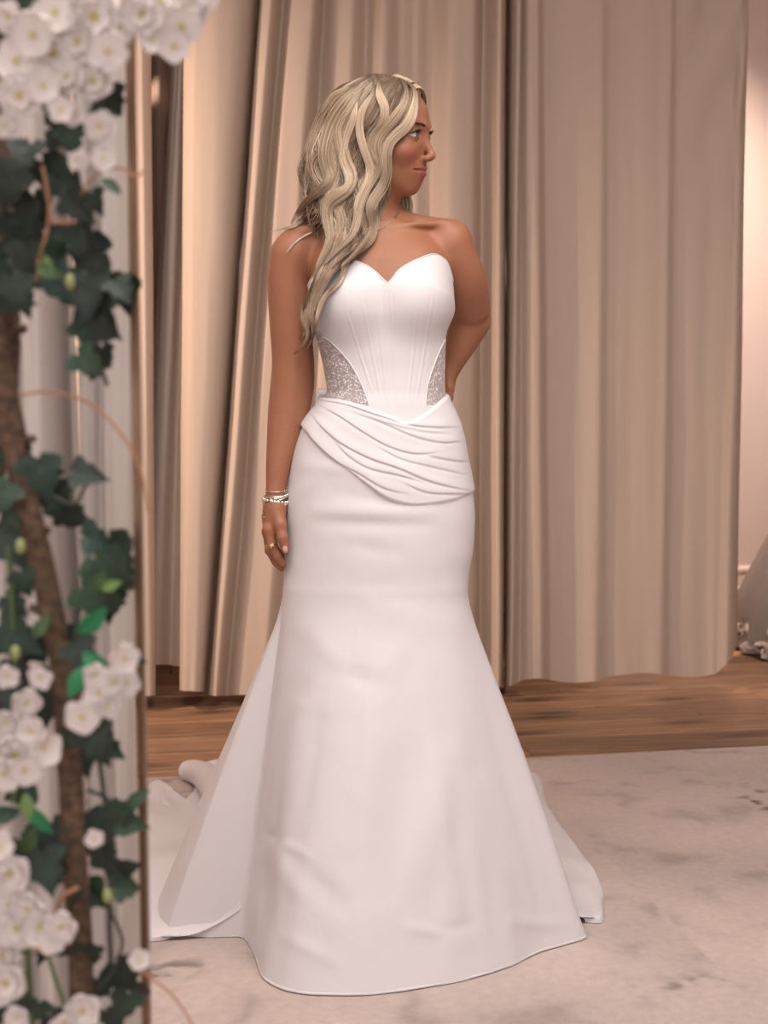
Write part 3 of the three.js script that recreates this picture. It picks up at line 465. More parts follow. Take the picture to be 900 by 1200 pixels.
// bodice: the chest's own surface, lifted a little and cut at the neckline
const neckline = spline([355, 361, 368, 382, 399, 421, 440, 450, 457, 464, 474, 487, 505, 519, 526, 531, 536], [345, 334, 322, 312, 308.5, 314, 323, 330, 334.5, 330, 321, 314, 306, 301, 306, 326, 345]);
const seamL = spline([384, 388, 402, 427, 449, 478, 499], [364, 370, 389, 411, 423, 434, 441]), seamR = spline([390, 396, 422, 454, 476, 499], [528, 523, 511, 501, 498.5, 496]);
const bones = [[457, 340, 464, 488], [491, 350, 478, 470], [424, 350, 447, 470], [406, 365, 437, 462], [508, 345, 488, 470], [441, 352, 455, 485]];
{
  const NT = 560, NVV = 190, pts = [], pp = [];
  const ths = []; for (let i = 0; i <= NT; i++) { const u = i / NT; ths.push(u < .86 ? lerp(-.35, Math.PI + .35, u / .86) : lerp(Math.PI + .35, 2 * Math.PI - .35, (u - .86) / .14)); }
  for (let j = 0; j <= NVV; j++) for (let i = 0; i <= NT; i++) {
    const th = ths[i], x0 = 446 + 86 * Math.cos(th), front = sstep(-.25, .02, Math.sin(th)), top = lerp(345, neckline(x0), front), y = yOf(lerp(top, 498, j / NVV));
    const xc = TR[0](y), zc = TR[3](y), dx = Math.cos(th), dz = Math.sin(th); let lo = 0.02, hi = .25;
    for (let k = 0; k < 18; k++) { const m = (lo + hi) / 2; chestD(xc + dx * m, y, zc + dz * m) < .0042 ? lo = m : hi = m; }
    let p = V3(xc + dx * lo, y, zc + dz * lo); const q = proj(p);
    if (dz > 0) { let b = 0; for (const [x1, y1, x2, y2] of bones) { const [d, t] = segDist(q[0], q[1], x1, y1, x2, y2); if (t > 0 && t < 1) b += .0006 * gauss(d / 1.2) * Math.min(1, t * 6, (1 - t) * 6) - .0003 * gauss((Math.abs(d) - 2.6) / 1.2); } p.x += dx * b; p.z += dz * b; }
    pts.push(p); pp.push(q);
  }
  const center = [], sheer = [], at = (i, j) => j * (NT + 1) + i;
  const isSheer = k => { const [x, y] = pp[k], s = Math.sin(ths[k % (NT + 1)]); if (y < 386) return false; return s > -.2 ? (x < seamL(y) || (y > 392 && x > seamR(y))) : y > 395 && s > -.6; };
  for (let j = 0; j < NVV; j++) for (let i = 0; i < NT; i++) { const a = at(i, j), b = at(i + 1, j), c = at(i + 1, j + 1), d = at(i, j + 1); (isSheer(a) ? sheer : center).push(a, d, c, a, c, b); }
  const pos = pts.flatMap(p => [p.x, p.y, p.z]), uv = pts.flatMap((p, k) => [ths[k % (NT + 1)] * .14, p.y]);
  const full = geoFrom(pos, center.concat(sheer), uv), nrm = full.attributes.normal;
  const make = idx => { const g = new THREE.BufferGeometry(); g.setAttribute('position', full.attributes.position); g.setAttribute('normal', nrm); g.setAttribute('uv', full.attributes.uv); g.setIndex(idx); const map = new Map(), ni = [], P2 = [], N2 = [], U2 = []; for (const k of idx) { if (!map.has(k)) { map.set(k, map.size); P2.push(pos[3 * k], pos[3 * k + 1], pos[3 * k + 2]); N2.push(nrm.getX(k), nrm.getY(k), nrm.getZ(k)); U2.push(uv[2 * k], uv[2 * k + 1]); } ni.push(map.get(k)); } const h = new THREE.BufferGeometry(); h.setAttribute('position', new THREE.Float32BufferAttribute(P2, 3)); h.setAttribute('normal', new THREE.Float32BufferAttribute(N2, 3)); h.setAttribute('uv', new THREE.Float32BufferAttribute(U2, 2)); h.setIndex(ni); return h; };
  mesh('bodice', make(center), satin, dress);
  const net = texData(128, 128, (u, v) => .5 + .5 * Math.sin(u * 2 * Math.PI * 16) * Math.sin(v * 2 * Math.PI * 16)); net.repeat.set(40, 40);
  const panelM = std(lin(.52, .455, .455), .8, { bumpMap: net, bumpScale: .0006 });
  const sp = mesh('beaded_panel', make(sheer), panelM, dress); sp.userData.label = 'sheer side panel sewn with small pearl beads';
  // edge piping along neckline and seams, seams found on the surface
  const frontPt = (px, py, off = .0055) => { let d = rayDir(px, py), o = V3(0, CAM_Y, 0), t = 2.3; for (let k = 0; k < 60; k++) { const s = chestD(o.x + d.x * t, o.y + d.y * t, d.z * t) - off; t += s * .7; if (Math.abs(s) < 2e-5 || t > 3.2) break; } return V3(d.x * t, CAM_Y + d.y * t, d.z * t); };
  const pipes = [], n1 = []; for (let i = 0; i <= NT * .86; i += 2) n1.push(pts[at(i, 0)].clone());
  pipes.push(tube(n1, .0013, 6));
  const sL = [], sR = []; for (let y = 389; y <= 490; y += 3) { sL.push(frontPt(seamL(y), y)); if (y > 396) sR.push(frontPt(seamR(y), y)); }
  pipes.push(tube(sL, .0014, 6), tube(sR, .0014, 6));
  mesh('piping', mergeGeometries(pipes), pipeM, dress);
  // beads, far too many to count
  const r = rng(77), spots = []; let guard = 0;
  while (spots.length < 2600 && guard++ < 60000) { const f = Math.floor(r() * sheer.length / 6) * 6, k = sheer[f], [x, y] = pp[k]; if (Math.sin(ths[k % (NT + 1)]) < -.1 || y > 484) continue; const jj = pts[k].clone().lerp(pts[sheer[f + 2]], r()); jj.x += nrm.getX(k) * .0012; jj.y += nrm.getY(k) * .0012; jj.z += nrm.getZ(k) * .0012; spots.push(jj); }
  const bead = new THREE.InstancedMesh(new THREE.SphereGeometry(1, 8, 6), new THREE.MeshPhysicalMaterial({ color: lin(.85, .80, .79), roughness: .18, clearcoat: .6 }), spots.length), M = new THREE.Matrix4();
  spots.forEach((p, k) => { const s = .0010 + .0011 * r(); M.makeScale(s, s, s).setPosition(p); bead.setMatrixAt(k, M); });
  bead.name = 'pearl_beads'; bead.userData.kind = 'stuff'; bead.castShadow = true; dress.add(bead);
}
// skirt: hips down to the knee along the body, then flaring to the hem traced on the floor
const YK = yOf(690), YTOP = yOf(474), kneeC = V3(TR[0](YK), 0, TR[3](YK));
const hemPts = [[686, 1098], [662, 1107], [633, 1115.5], [595, 1133], [550, 1147], [502, 1156.5], [455, 1163.5], [409, 1166.5], [370, 1166], [340, 1162], [321, 1155], [309, 1146], [303, 1131], [296, 1112]].map(([a, b]) => G(a, b, .010)).concat([[276, 1096], [250, 1097], [222, 1096], [196, 1094]].map(([a, b]) => G(a, b, .012)), [V3(-.475, 0, -2.92), V3(-.465, 0, -3.03), V3(-.39, 0, -3.17), V3(-.15, 0, -3.30), V3(.12, 0, -3.28), V3(.30, 0, -3.14), V3(.385, 0, -2.98)]);
const hemCurve = (() => {   // by angle round the knee
  const a = hemPts.map(p => { let t = Math.atan2(p.z - kneeC.z, p.x - kneeC.x); return [t, p.x, p.z]; });
  let prev = a[0][0]; for (let i = 1; i < a.length; i++) { while (a[i][0] < prev - .5) a[i][0] += 2 * Math.PI; if (a[i][0] <= prev) a[i][0] = prev + .004; prev = a[i][0]; }
  const ext = a.slice(-3).map(q => [q[0] - 2 * Math.PI, q[1], q[2]]).concat(a, a.slice(0, 3).map(q => [q[0] + 2 * Math.PI, q[1], q[2]]));
  const fx = spline(ext.map(q => q[0]), ext.map(q => q[1])), fz = spline(ext.map(q => q[0]), ext.map(q => q[2])), t0 = a[0][0];
  return th => { let t = th; while (t < t0) t += 2 * Math.PI; while (t >= t0 + 2 * Math.PI) t -= 2 * Math.PI; return [fx(t), fz(t)]; };
})();
const creases = [   // soft dents and ridges of the satin: two ends in the picture, width, height in metres
  [359, 546, 425, 548, 9, .0035], [372, 598, 505, 601, 8, .0032], [375, 612, 500, 616, 7, -.003], [408, 640, 470, 648, 8, -.002], [392, 577, 470, 590, 9, -.0022], [340, 590, 372, 560, 8, .002],
  [430, 708, 530, 735, 16, .003], [400, 790, 440, 800, 12, -.004], [365, 735, 405, 790, 14, .003], [440, 795, 480, 750, 14, .002],
  [316, 975, 330, 988, 5, -.003], [330, 988, 362, 1002, 6, .003], [322, 992, 345, 1040, 12, .005], [345, 1015, 400, 1060, 14, -.004], [480, 1087, 525, 1095, 7, .0028], [520, 1094, 548, 1084, 8, -.0028], [500, 1010, 520, 890, 22, .008], [470, 900, 450, 1040, 26, -.006], [330, 1095, 390, 1125, 9, .003], [310, 1020, 318, 1090, 10, -.005], [570, 930, 620, 1060, 22, .007], [600, 1080, 660, 1085, 8, .004], [350, 830, 318, 960, 14, .007], [375, 850, 350, 990, 16, -.006], [430, 840, 420, 980, 20, .004]];
{
  const NT = 420, NU = 46, ND = 110;
  const g = sheet(NT, NU + ND, (u, v) => {
    const th = -Math.PI / 2 - u * 2 * Math.PI;      // seam at the back
    const j = v * (NU + ND); let p;
    if (j <= NU) p = torsoPt(lerp(YTOP, YK, j / NU), th, 0);
    else {
      const s = (j - NU) / ND, k = torsoPt(YK, th, 0), [hx, hz] = hemCurve(th), e = .12;
      let q = Math.pow((Math.sqrt(s * s + e * e) - e) / (Math.sqrt(1 + e * e) - e), .86);
      const w = Math.pow(s, 1.3);
      p = V3(lerp(k.x, hx, q), lerp(YK, .010, s), lerp(k.z, hz, q));
      const amp = .010 * w * (1 - .8 * sstep(.85, 1, s)), n = nz(th * 3.1, s * 1.2, 3) + .5 * nz(th * 6, s * 2, 8);
      p.x += Math.cos(th) * amp * n; p.z += Math.sin(th) * amp * n;
    }
    if (Math.sin(th) > -.2) { const q = proj(p); let d = 0; for (const c of creases) { const [r, t] = segDist(q[0], q[1], c[0], c[1], c[2], c[3]); if (r < c[4] * 3) d += c[5] * gauss(r / c[4]) * (t > 0 && t < 1 ? .55 + .45 * Math.sin(Math.PI * t) : .55); } d += .0012 * fbm(q[0] * .03, q[1] * .03, 4, 3); p.z += d * Math.max(.2, Math.sin(th)); p.x += d * Math.cos(th); }
    return p;
  }, .0022, true);
  mesh('skirt', g, satin, dress);
  const hl = []; for (let i = 0; i <= 300; i++) { const [x, z] = hemCurve(-Math.PI / 2 + i / 300 * 2 * Math.PI); hl.push(V3(x, .0125, z)); }
  mesh('hem', tube(hl, .0028, 6), satin, dress);
}
{ // draped sash from the left waist to the right hip
  const upY = spline([0, .08, .2, .4, .6, .7, .76, .86, .94, 1], [466, 467, 470.5, 478, 486, 491.5, 490, 480, 469, 461]), loY = spline([0, .06, .175, .39, .6, .75, .9, 1], [497, 510, 532, 560, 581, 586.5, 584, 577]);
  const folds = [[[372, 468], [400, 470.5], [443, 485], [483, 496.5], [510, 499], [540, 499]], [[376, 474], [400, 487], [427, 505], [457, 522], [487, 530], [519, 528]], [[364, 482], [380, 500], [400, 517], [433, 535], [467, 547], [500, 561], [528, 569], [555, 574]],
    [[388, 510], [410, 533], [433, 547], [467, 555], [503, 566]], [[433, 487], [460, 499], [490, 511], [520, 517], [545, 515]], [[500, 532], [525, 537], [549, 540]], [[357, 497], [370, 516], [392, 537], [423, 554], [450, 570], [480, 578]], [[470, 563], [500, 575], [530, 577], [556, 577]], [[410, 480], [450, 493], [490, 503], [530, 507]], [[440, 520], [470, 536], [510, 546], [552, 556]]];
  const fc = folds.map(f => { const q = new THREE.CatmullRomCurve3(f.map(p => V3(p[0], p[1], 0)), false, 'centripetal').getPoints(22); return q.map(p => [p.x, p.y]); });
  const amps = [.0042, .0040, .0055, .0034, .0032, .0028, .0040, .0036, .0022, .0024];
  const g = sheet(300, 190, (u, w) => {
    const uu = lerp(-.10, 1.07, u), th = Math.PI * (1 - uu), n = (1 - Math.cos(Math.PI * clamp(uu))) / 2;
    const py = lerp(upY(n), loY(n), w), y = yOf(py), q = proj(torsoPt(y, th, .006)); let f = 0;
    fc.forEach((c, k) => {
      let best = 1e9, sg = 1, tt = 0;
      for (let i = 0; i < c.length - 1; i++) { const [d, t] = segDist(q[0], q[1], c[i][0], c[i][1], c[i + 1][0], c[i + 1][1]); if (d < best) { best = d; tt = (i + t) / (c.length - 1); sg = (c[i + 1][0] - c[i][0]) * (q[1] - c[i][1]) - (c[i + 1][1] - c[i][1]) * (q[0] - c[i][0]); } }
      const s = Math.sign(sg) * best, ends = sstep(-.02, .22, tt) * sstep(1.02, .78, tt) * .9 + .1 * (tt > 0 && tt < 1);
      f += .50 * amps[k] * ends * (s < 0 ? gauss(s / 7) : gauss(s / 1.4)) - .0008 * ends * gauss((s - 3.2) / 2.2);
    });
    const tuck = sstep(0, .04, w) * sstep(1, .96, w);
    return torsoPt(y, th, lerp(.0015 + .0055 * tuck, .0015 + .0034 * tuck, sstep(.45, .9, n)) + f * tuck + .0010 * nz(uu * 5, w * 4, 2));
  }, .0015);
  mesh('draped_sash', g, satin, dress);
  const bow = [[371.5, 384, 457, 467, .0], [374, 385, 455.5, 463, .006]].map(([a, b, e, f, o]) => sheet(12, 10, (u, v) => V(lerp(a, b, u), lerp(e, f, v) + 1.2 * Math.sin(u * 3), -.004 + o + .004 * Math.sin(Math.PI * v)), .002));
  mesh('bow', mergeGeometries(bow), satin, dress);
}
{ // train spread on the rug behind the skirt; far left sliver stands for its mirror bevel reflection
  const out = [[250, 1088], [215, 1096], [188, 1104], [166, 1103], [156, 1060], [156, 985], [170, 925], [183, 915], [190, 945], [200, 946], [226, 929]].map(([a, b]) => G(a, b, .008)).concat([V3(-.52, .008, -3.95), V3(-.1, .008, -4.0), V3(.3, .008, -3.85)], [[622, 905], [644, 949], [689, 1011], [704, 1036], [707, 1062], [704, 1083], [686, 1082]].map(([a, b]) => G(a, b, .008)));
  const oc = new THREE.CatmullRomCurve3(out, false, 'centripetal');
  const N = 260, ops = oc.getSpacedPoints(N);
  const g = sheet(N, 40, (u, v) => {
    const o = ops[Math.round(u * N)], th = Math.atan2(o.z - kneeC.z, o.x - kneeC.x), [hx, hz] = hemCurve(th), k = torsoPt(YK, th), s = .66, ix = lerp(k.x, hx, s) , iz = lerp(k.z, hz, s);
    const w = v, h = .09 * Math.pow(1 - w, 3) + .004, x = lerp(ix, o.x, w), z = lerp(iz, o.z, w);
    const rip = .014 * sstep(0, .5, w) * sstep(1, .8, w) * (nz(x * 7, z * 6, 3) + .6) + .012 * sstep(.8, .97, w) * sstep(1, .985, w) * (.6 + nz(u * 30, 2, 9));
    return V3(x, h + .006 + Math.max(0, rip), z);
  }, .002);
  mesh('train', g, satin, dress);
  const a = G(216, 917, .0), fl = curve([V3(a.x - .006, .033, a.z), V3(a.x + .03, .040, a.z + .03), V3(a.x + .09, .055, a.z + .16), V3(a.x + .15, .06, a.z + .36)], 30);
  mesh('train_fold', tube(fl, t => t < .08 ? .024 * Math.sqrt(t / .08 + .02) : .024 + .022 * t, 18), satin, dress);
}
// ---------------------------------------------------------------- hair
const HM = {
  a: V(413, 132, -.006), b: V(402, 190, -.004), c: V(396, 236, -.002), d: V(408, 246, .045), e: V(402, 286, .075), f: V(381, 325, .115), g: V(367, 372, .122), h: V(351, 405, .115), w0: V(380, 232, -.02), w1: V(352, 259, -.035),
  k: V(440, 215, .02), top: V(450, 122, 0) };
function hairD(x, y, z) {
  const [hx, hy, hz] = toHead(x, y, z);
  let d = ell(hx, hy - .033, hz + .011, .0810, .0815, .1005);
  d = smax(d, hz - (.012 + .72 * (hy + .034)) - .01 * gauss((hx - .02) / .03), .012);
  let m = capV(x, y, z, HM.a, HM.b, .058, .066); m = smin(m, capV(x, y, z, HM.b, HM.c, .066, .062), .02);
  m = smin(m, capV(x, y, z, HM.b, V(430, 205, .03), .05, .036), .03);
  d = smin(d, m, .03);
  let t = capV(x, y, z, HM.d, HM.e, .050, .029); t = smin(t, capV(x, y, z, HM.e, HM.f, .029, .011), .015); t = smin(t, capV(x, y, z, HM.f, HM.g, .011, .006), .01); t = smin(t, capV(x, y, z, HM.g, HM.h, .008, .002), .006);
  d = smin(d, t, .03);
  d = smin(d, capV(x, y, z, HM.w0, HM.w1, .034, .008), .02);
  return d;
}
const chestArm = (x, y, z) => Math.min(y > Y235 ? headLocal(...toHead(x, y, z)) - .001 : 1e3, chestD(x, y, z) - .006, minD(x, y, z, armLf) - .003, capV(x, y, z, trapLa, trapLb, .022, .034) - .004, capV(x, y, z, neckA, neckB, .0455, .048));
function hairHit(px, py, off, z0) {
  const d = rayDir(px, py); let t = 2.35, best = 1e9, bt = t;
  for (let k = 0; k < 50; k++) { const x = d.x * t, y = CAM_Y + d.y * t, z = d.z * t, s = Math.min(hairD(x, y, z) - off, chestArm(x, y, z) - Math.max(off, .002)); if (s < best) { best = s; bt = t; } if (s < 3e-4) return V3(x, y, z); t += Math.max(s * .75, .0006); if (t > 2.95) break; }
  const tz = (z0 ?? BRIDE_Z) / d.z; return V3(d.x * tz, CAM_Y + d.y * tz, d.z * tz);
}
{
  const geos = [], r = rng(2024);
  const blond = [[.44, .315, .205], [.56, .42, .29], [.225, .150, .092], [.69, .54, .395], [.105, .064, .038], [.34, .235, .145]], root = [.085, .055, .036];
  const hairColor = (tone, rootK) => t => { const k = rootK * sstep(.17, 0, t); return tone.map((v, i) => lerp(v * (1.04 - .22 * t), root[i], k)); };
  // the mass below the strands
  const lo = V3(xOf(335, 300), yOf(425), BRIDE_Z - .15), hi = V3(xOf(512, 300), yOf(76), BRIDE_Z + .19);
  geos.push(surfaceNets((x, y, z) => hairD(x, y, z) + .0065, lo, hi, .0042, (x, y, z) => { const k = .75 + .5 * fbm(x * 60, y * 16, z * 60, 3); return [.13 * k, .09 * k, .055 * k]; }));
  function lock(path, width, tones, n, o = {}) {
    const { lift = .004, rootK = .95, seg = 40, tip = .25, frizz = 1, z0 } = o, sp = new THREE.CatmullRomCurve3(path.map(([x, y]) => V3(x, y, 0)), false, 'centripetal');
    const cs = sp.getSpacedPoints(seg);
    for (let s = 0; s < n; s++) {
      const q = r() * 2 - 1, tone0 = tones[Math.floor(r() * tones.length)], b = .82 + .36 * r(), tone = tone0.map(v => v * b), ph = r() * 6.28, end = 1 - .22 * r() * r(), stray = (r() < .06 ? 2.2 : .5) * frizz, inner = r(), pts = []; let zl = z0;
      for (let i = 0; i <= seg; i++) {
        const t = i / seg * end, k = Math.min(seg - 1, Math.floor(t * seg)), c = cs[k].clone().lerp(cs[k + 1], t * seg - k), d = cs[Math.min(k + 1, seg)].clone().sub(cs[Math.max(k - 1, 0)]).normalize();
        const w = width * lerp(o.pinch ?? .2, 1, sstep(0, .22, t)) * lerp(1, tip, sstep(.55, 1, t)), qq = q + .35 * Math.sin(t * 5 + ph) * .4, ox = -d.y * qq * w + stray * Math.sin(t * 9 + ph) * t * 1.2, oy = d.x * qq * w;
        const off = lift + .0058 * Math.sqrt(Math.max(0, 1 - q * q)) * Math.min(1, width / 7) * (1 - .75 * inner) - .002;
        const p = hairHit(c.x + ox, c.y + oy, off * (o.tail ? 1 : sstep(0, .18, t) * .85 + .15), zl); zl = p.z; pts.push(p);
      }
      for (let it = 0; it < 2; it++) { const z = pts.map(p => p.z), y2 = pts.map(p => p.clone()); for (let i = 1; i < pts.length - 1; i++) { const p = pts[i], m = y2[i - 1].clone().add(y2[i + 1]).multiplyScalar(.5); p.lerp(m, .5); } }
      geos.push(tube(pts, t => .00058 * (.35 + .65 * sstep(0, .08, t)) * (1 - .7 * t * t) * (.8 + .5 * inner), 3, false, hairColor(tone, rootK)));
    }
  }
  // locks in layers, laid between the outlines of the hair
  const Lx = spline([86, 92, 100, 110, 122, 140, 163, 193, 217, 240, 258, 272, 300, 330, 360, 385, 412], [446, 430, 416, 400, 387, 378, 366, 357, 358, 362, 372, 379, 374, 364, 357, 353, 345]);
  const Rx = spline([86, 92, 103, 115, 127, 144, 156, 164, 172, 200, 217, 240, 262, 280, 300, 315, 330, 360, 385, 412], [486, 492, 493, 490, 485, 481, 470, 461, 456, 454, 456, 447, 440, 436, 420, 404, 383, 372, 365, 351]);
  const crown = [[[434, 88], [418, 97], [404, 107], [391, 119], [379, 139], [367, 163]], [[462, 89], [455, 99], [446, 112], [437, 127], [428, 143], [418, 163]], [[489, 98], [491, 106], [489, 118], [485, 133], [479, 148], [463, 163]]];
  for (let k = 0; k < 84; k++) {
    const u0 = (k + .5) / 84, u = clamp(u0 + .03 * (r() - .5), .01, .995), ph = u * 7 + r() * 1.6, wl = 58 + 22 * r(), A = (6 + 4 * r()) * (1 - .5 * sstep(.85, 1, u));
    const yEnd = u > .75 ? lerp(296, 326, r()) : u < .16 ? lerp(240, 262, r()) : lerp(298, 410, Math.pow(r(), 1.7)), path = [], c = u < .5 ? [crown[0], crown[1], u * 2] : [crown[1], crown[2], u * 2 - 1], jit = 5 * (r() - .5);
    for (let i = 0; i < 5; i++) path.push([lerp(c[0][i][0], c[1][i][0], c[2]) + (i ? 0 : jit), lerp(c[0][i][1], c[1][i][1], c[2]) + (i ? 0 : .4 * Math.abs(jit))]);
    for (let y = 163; y <= yEnd; y += 7) { const g = sstep(140, 200, y), w = A * g * Math.sin((y - 90) / wl * 6.28 + ph) * Math.min(1, (Rx(y) - Lx(y)) / 50); path.push([lerp(Lx(y) + 2, Rx(y) - 1, u) + w - (u > .93 ? Math.max(0, w) * .8 : 0), y + .25 * w]); }
    if (u < .16) { const [x, y] = path[path.length - 1]; path.push([x - 10, y + 8], [x - 20, y + 13]); }
    const rr = r(), tone = rr < .42 ? [blond[2], blond[4]] : rr < .72 ? [blond[0], blond[5]] : [blond[1], blond[0], blond[3]];
    lock(path, 6.5, tone, 36, { lift: .000 + .008 * r() * r(), rootK: .8, pinch: .5 });
  }
  // locks traced one by one
  const z5 = a => a.map(([x, y]) => [340 + x / 5, 70 + y / 5]);
  const bright = [blond[3], blond[1], blond[1]], mid = [blond[0], blond[5], blond[1]], dark = [blond[2], blond[4]];
  lock(z5([[690, 130], [735, 175], [725, 290], [690, 390], [610, 450], [572, 510], [565, 590], [572, 680], [540, 760], [485, 830], [468, 890], [498, 940], [485, 1010], [425, 1090], [345, 1170], [300, 1215]]), 6.5, bright, 110, { lift: .011, rootK: .95 });
  lock(z5([[650, 115], [690, 190], [650, 290], [590, 370], [530, 440], [505, 520], [532, 590], [505, 660], [455, 730], [425, 800], [402, 880], [385, 980], [335, 1060], [255, 1130], [190, 1190]]), 6, mid.concat(bright), 100, { lift: .0115 });
  lock(z5([[485, 112], [492, 190], [430, 280], [405, 370], [418, 470], [440, 540], [473, 620], [468, 700], [422, 790], [396, 870], [400, 960], [352, 1050], [275, 1120], [200, 1200]]), 4.6, bright, 90, { lift: .013, rootK: .95 });
  lock(z5([[520, 108], [522, 200], [555, 285], [540, 370], [485, 440], [462, 520], [505, 600], [515, 680]]), 5, bright, 64, { lift: .012, rootK: .95 });
  lock(z5([[465, 122], [400, 210], [345, 300], [290, 400], [300, 500], [325, 600], [367, 690], [330, 770], [240, 830], [212, 885], [228, 970], [240, 1060], [205, 1140], [160, 1210], [130, 1290]]), 6.5, mid, 104, { lift: .012 });
  lock(z5([[430, 122], [335, 225], [262, 330], [222, 430], [202, 540], [212, 620], [235, 690], [185, 760], [95, 830], [40, 905], [5, 965]]), 7, mid, 100, { lift: .010 });
  lock(z5([[440, 130], [385, 230], [372, 340], [318, 480], [312, 600], [342, 660], [350, 740], [268, 790], [215, 830], [203, 890], [217, 980], [230, 1040], [195, 1120], [150, 1220]]), 5, bright, 80, { lift: .013 });
  lock(z5([[390, 140], [260, 230], [190, 340], [150, 440], [112, 540], [112, 640], [105, 720], [85, 800]]), 7, mid, 80, { lift: .004 });
  lock(z5([[640, 120], [600, 200], [560, 270], [600, 340], [520, 420], [455, 500]]), 4, dark, 50, { lift: .008, rootK: .7 });
  lock([[383, 236], [372, 246], [358, 254], [347, 264], [332, 268], [316, 272]], 2.2, bright, 12, { lift: .004, rootK: 0 });
  lock([[384, 264], [368, 271], [354, 278], [344, 286], [334, 298]], 1.0, bright, 7, { lift: .004, rootK: 0 });
  const tail = { tail: 1, lift: .007, rootK: 0, tip: .18 };
  lock([[384, 258], [389, 280], [384, 300], [373, 318], [370, 332], [359, 352], [355, 374], [361, 394], [353, 407], [344, 416]], 3.6, mid, 70, tail);
  lock([[394, 258], [393, 282], [384, 304], [376, 326], [367, 346], [363, 364], [368, 384], [366, 401]], 4, dark.concat(mid), 70, tail);
  lock([[417, 286], [405, 302], [403, 318], [397, 332], [380, 348], [372, 368], [368, 390], [361, 408]], 2.4, bright, 34, tail);
  lock([[438, 258], [440, 270], [435, 282], [422, 293], [408, 301], [405, 316], [396, 330], [386, 341]], 3, mid, 54, tail);
  lock([[405, 265], [402, 290], [388, 312], [378, 335], [366, 356], [360, 376]], 4, mid, 64, tail);
  // swept over the far side of the parting, and behind the neck
  const onHead = (x, y, z, f) => { const X = x, Y = y - .033, Z = z + .011, k = Math.hypot(X / .0810, Y / .0815, Z / .1005); return fromHead(X / k * f, Y / k * f + .033, Z / k * f - .011); };
  const farSide = (pts3, w, n, tones) => { for (let s = 0; s < n; s++) { const q = r() - .5, k = .985 + .05 * r(), b = .85 + .3 * r(), t0 = tones[Math.floor(r() * tones.length)].map(v => v * b); geos.push(tube(curve(pts3.map(([x, y, z], i) => onHead(x, y, z + q * w, i === 0 ? .985 : k + .03 * Math.sin(Math.PI * i / (pts3.length - 1)))), 26), t => .0007 * (1.1 - .5 * t), 3, false, hairColor(t0, .6))); } };
  farSide([[-.012, .115, .045], [.006, .115, .052], [.034, .108, .050], [.060, .085, .042], [.078, .045, .034], [.082, .0, .020], [.08, -.04, .0]], .050, 240, bright);
  farSide([[-.008, .100, .078], [.008, .100, .082], [.034, .088, .076], [.056, .066, .062], [.074, .035, .046], [.080, -.01, .024]], .020, 150, bright.concat(mid));
  for (let s = 0; s < 70; s++) { const a = r(), b = r(), dz = -.075 + .03 * b; geos.push(tube(curve([V(462 + 14 * a, 205, dz), V(466 + 15 * a, 228, dz), V(469 + 15 * a, 241, dz), V(464 + 18 * a, 250 + 4 * b, dz + .004)], 14), .0008, 4, false, hairColor(mid[s % 3], 0))); }
  for (let s = 0; s < 60; s++) { const y = 110 + 150 * r(), x = Lx(y) + 2; geos.push(tube(curve([hairHit(x + 4, y, .004), hairHit(x - 1 - 2 * r(), y + 12, .008), hairHit(x - 3 * r() + 1, y + 26, .006)], 10), .00045, 3, false, hairColor(bright[s % 3], 0))); }
  const h = mesh('hair', mergeGeometries(geos.map(g => { const q = g.index ? g : g; return q; })), vc(.42, { side: THREE.DoubleSide }), person);
}
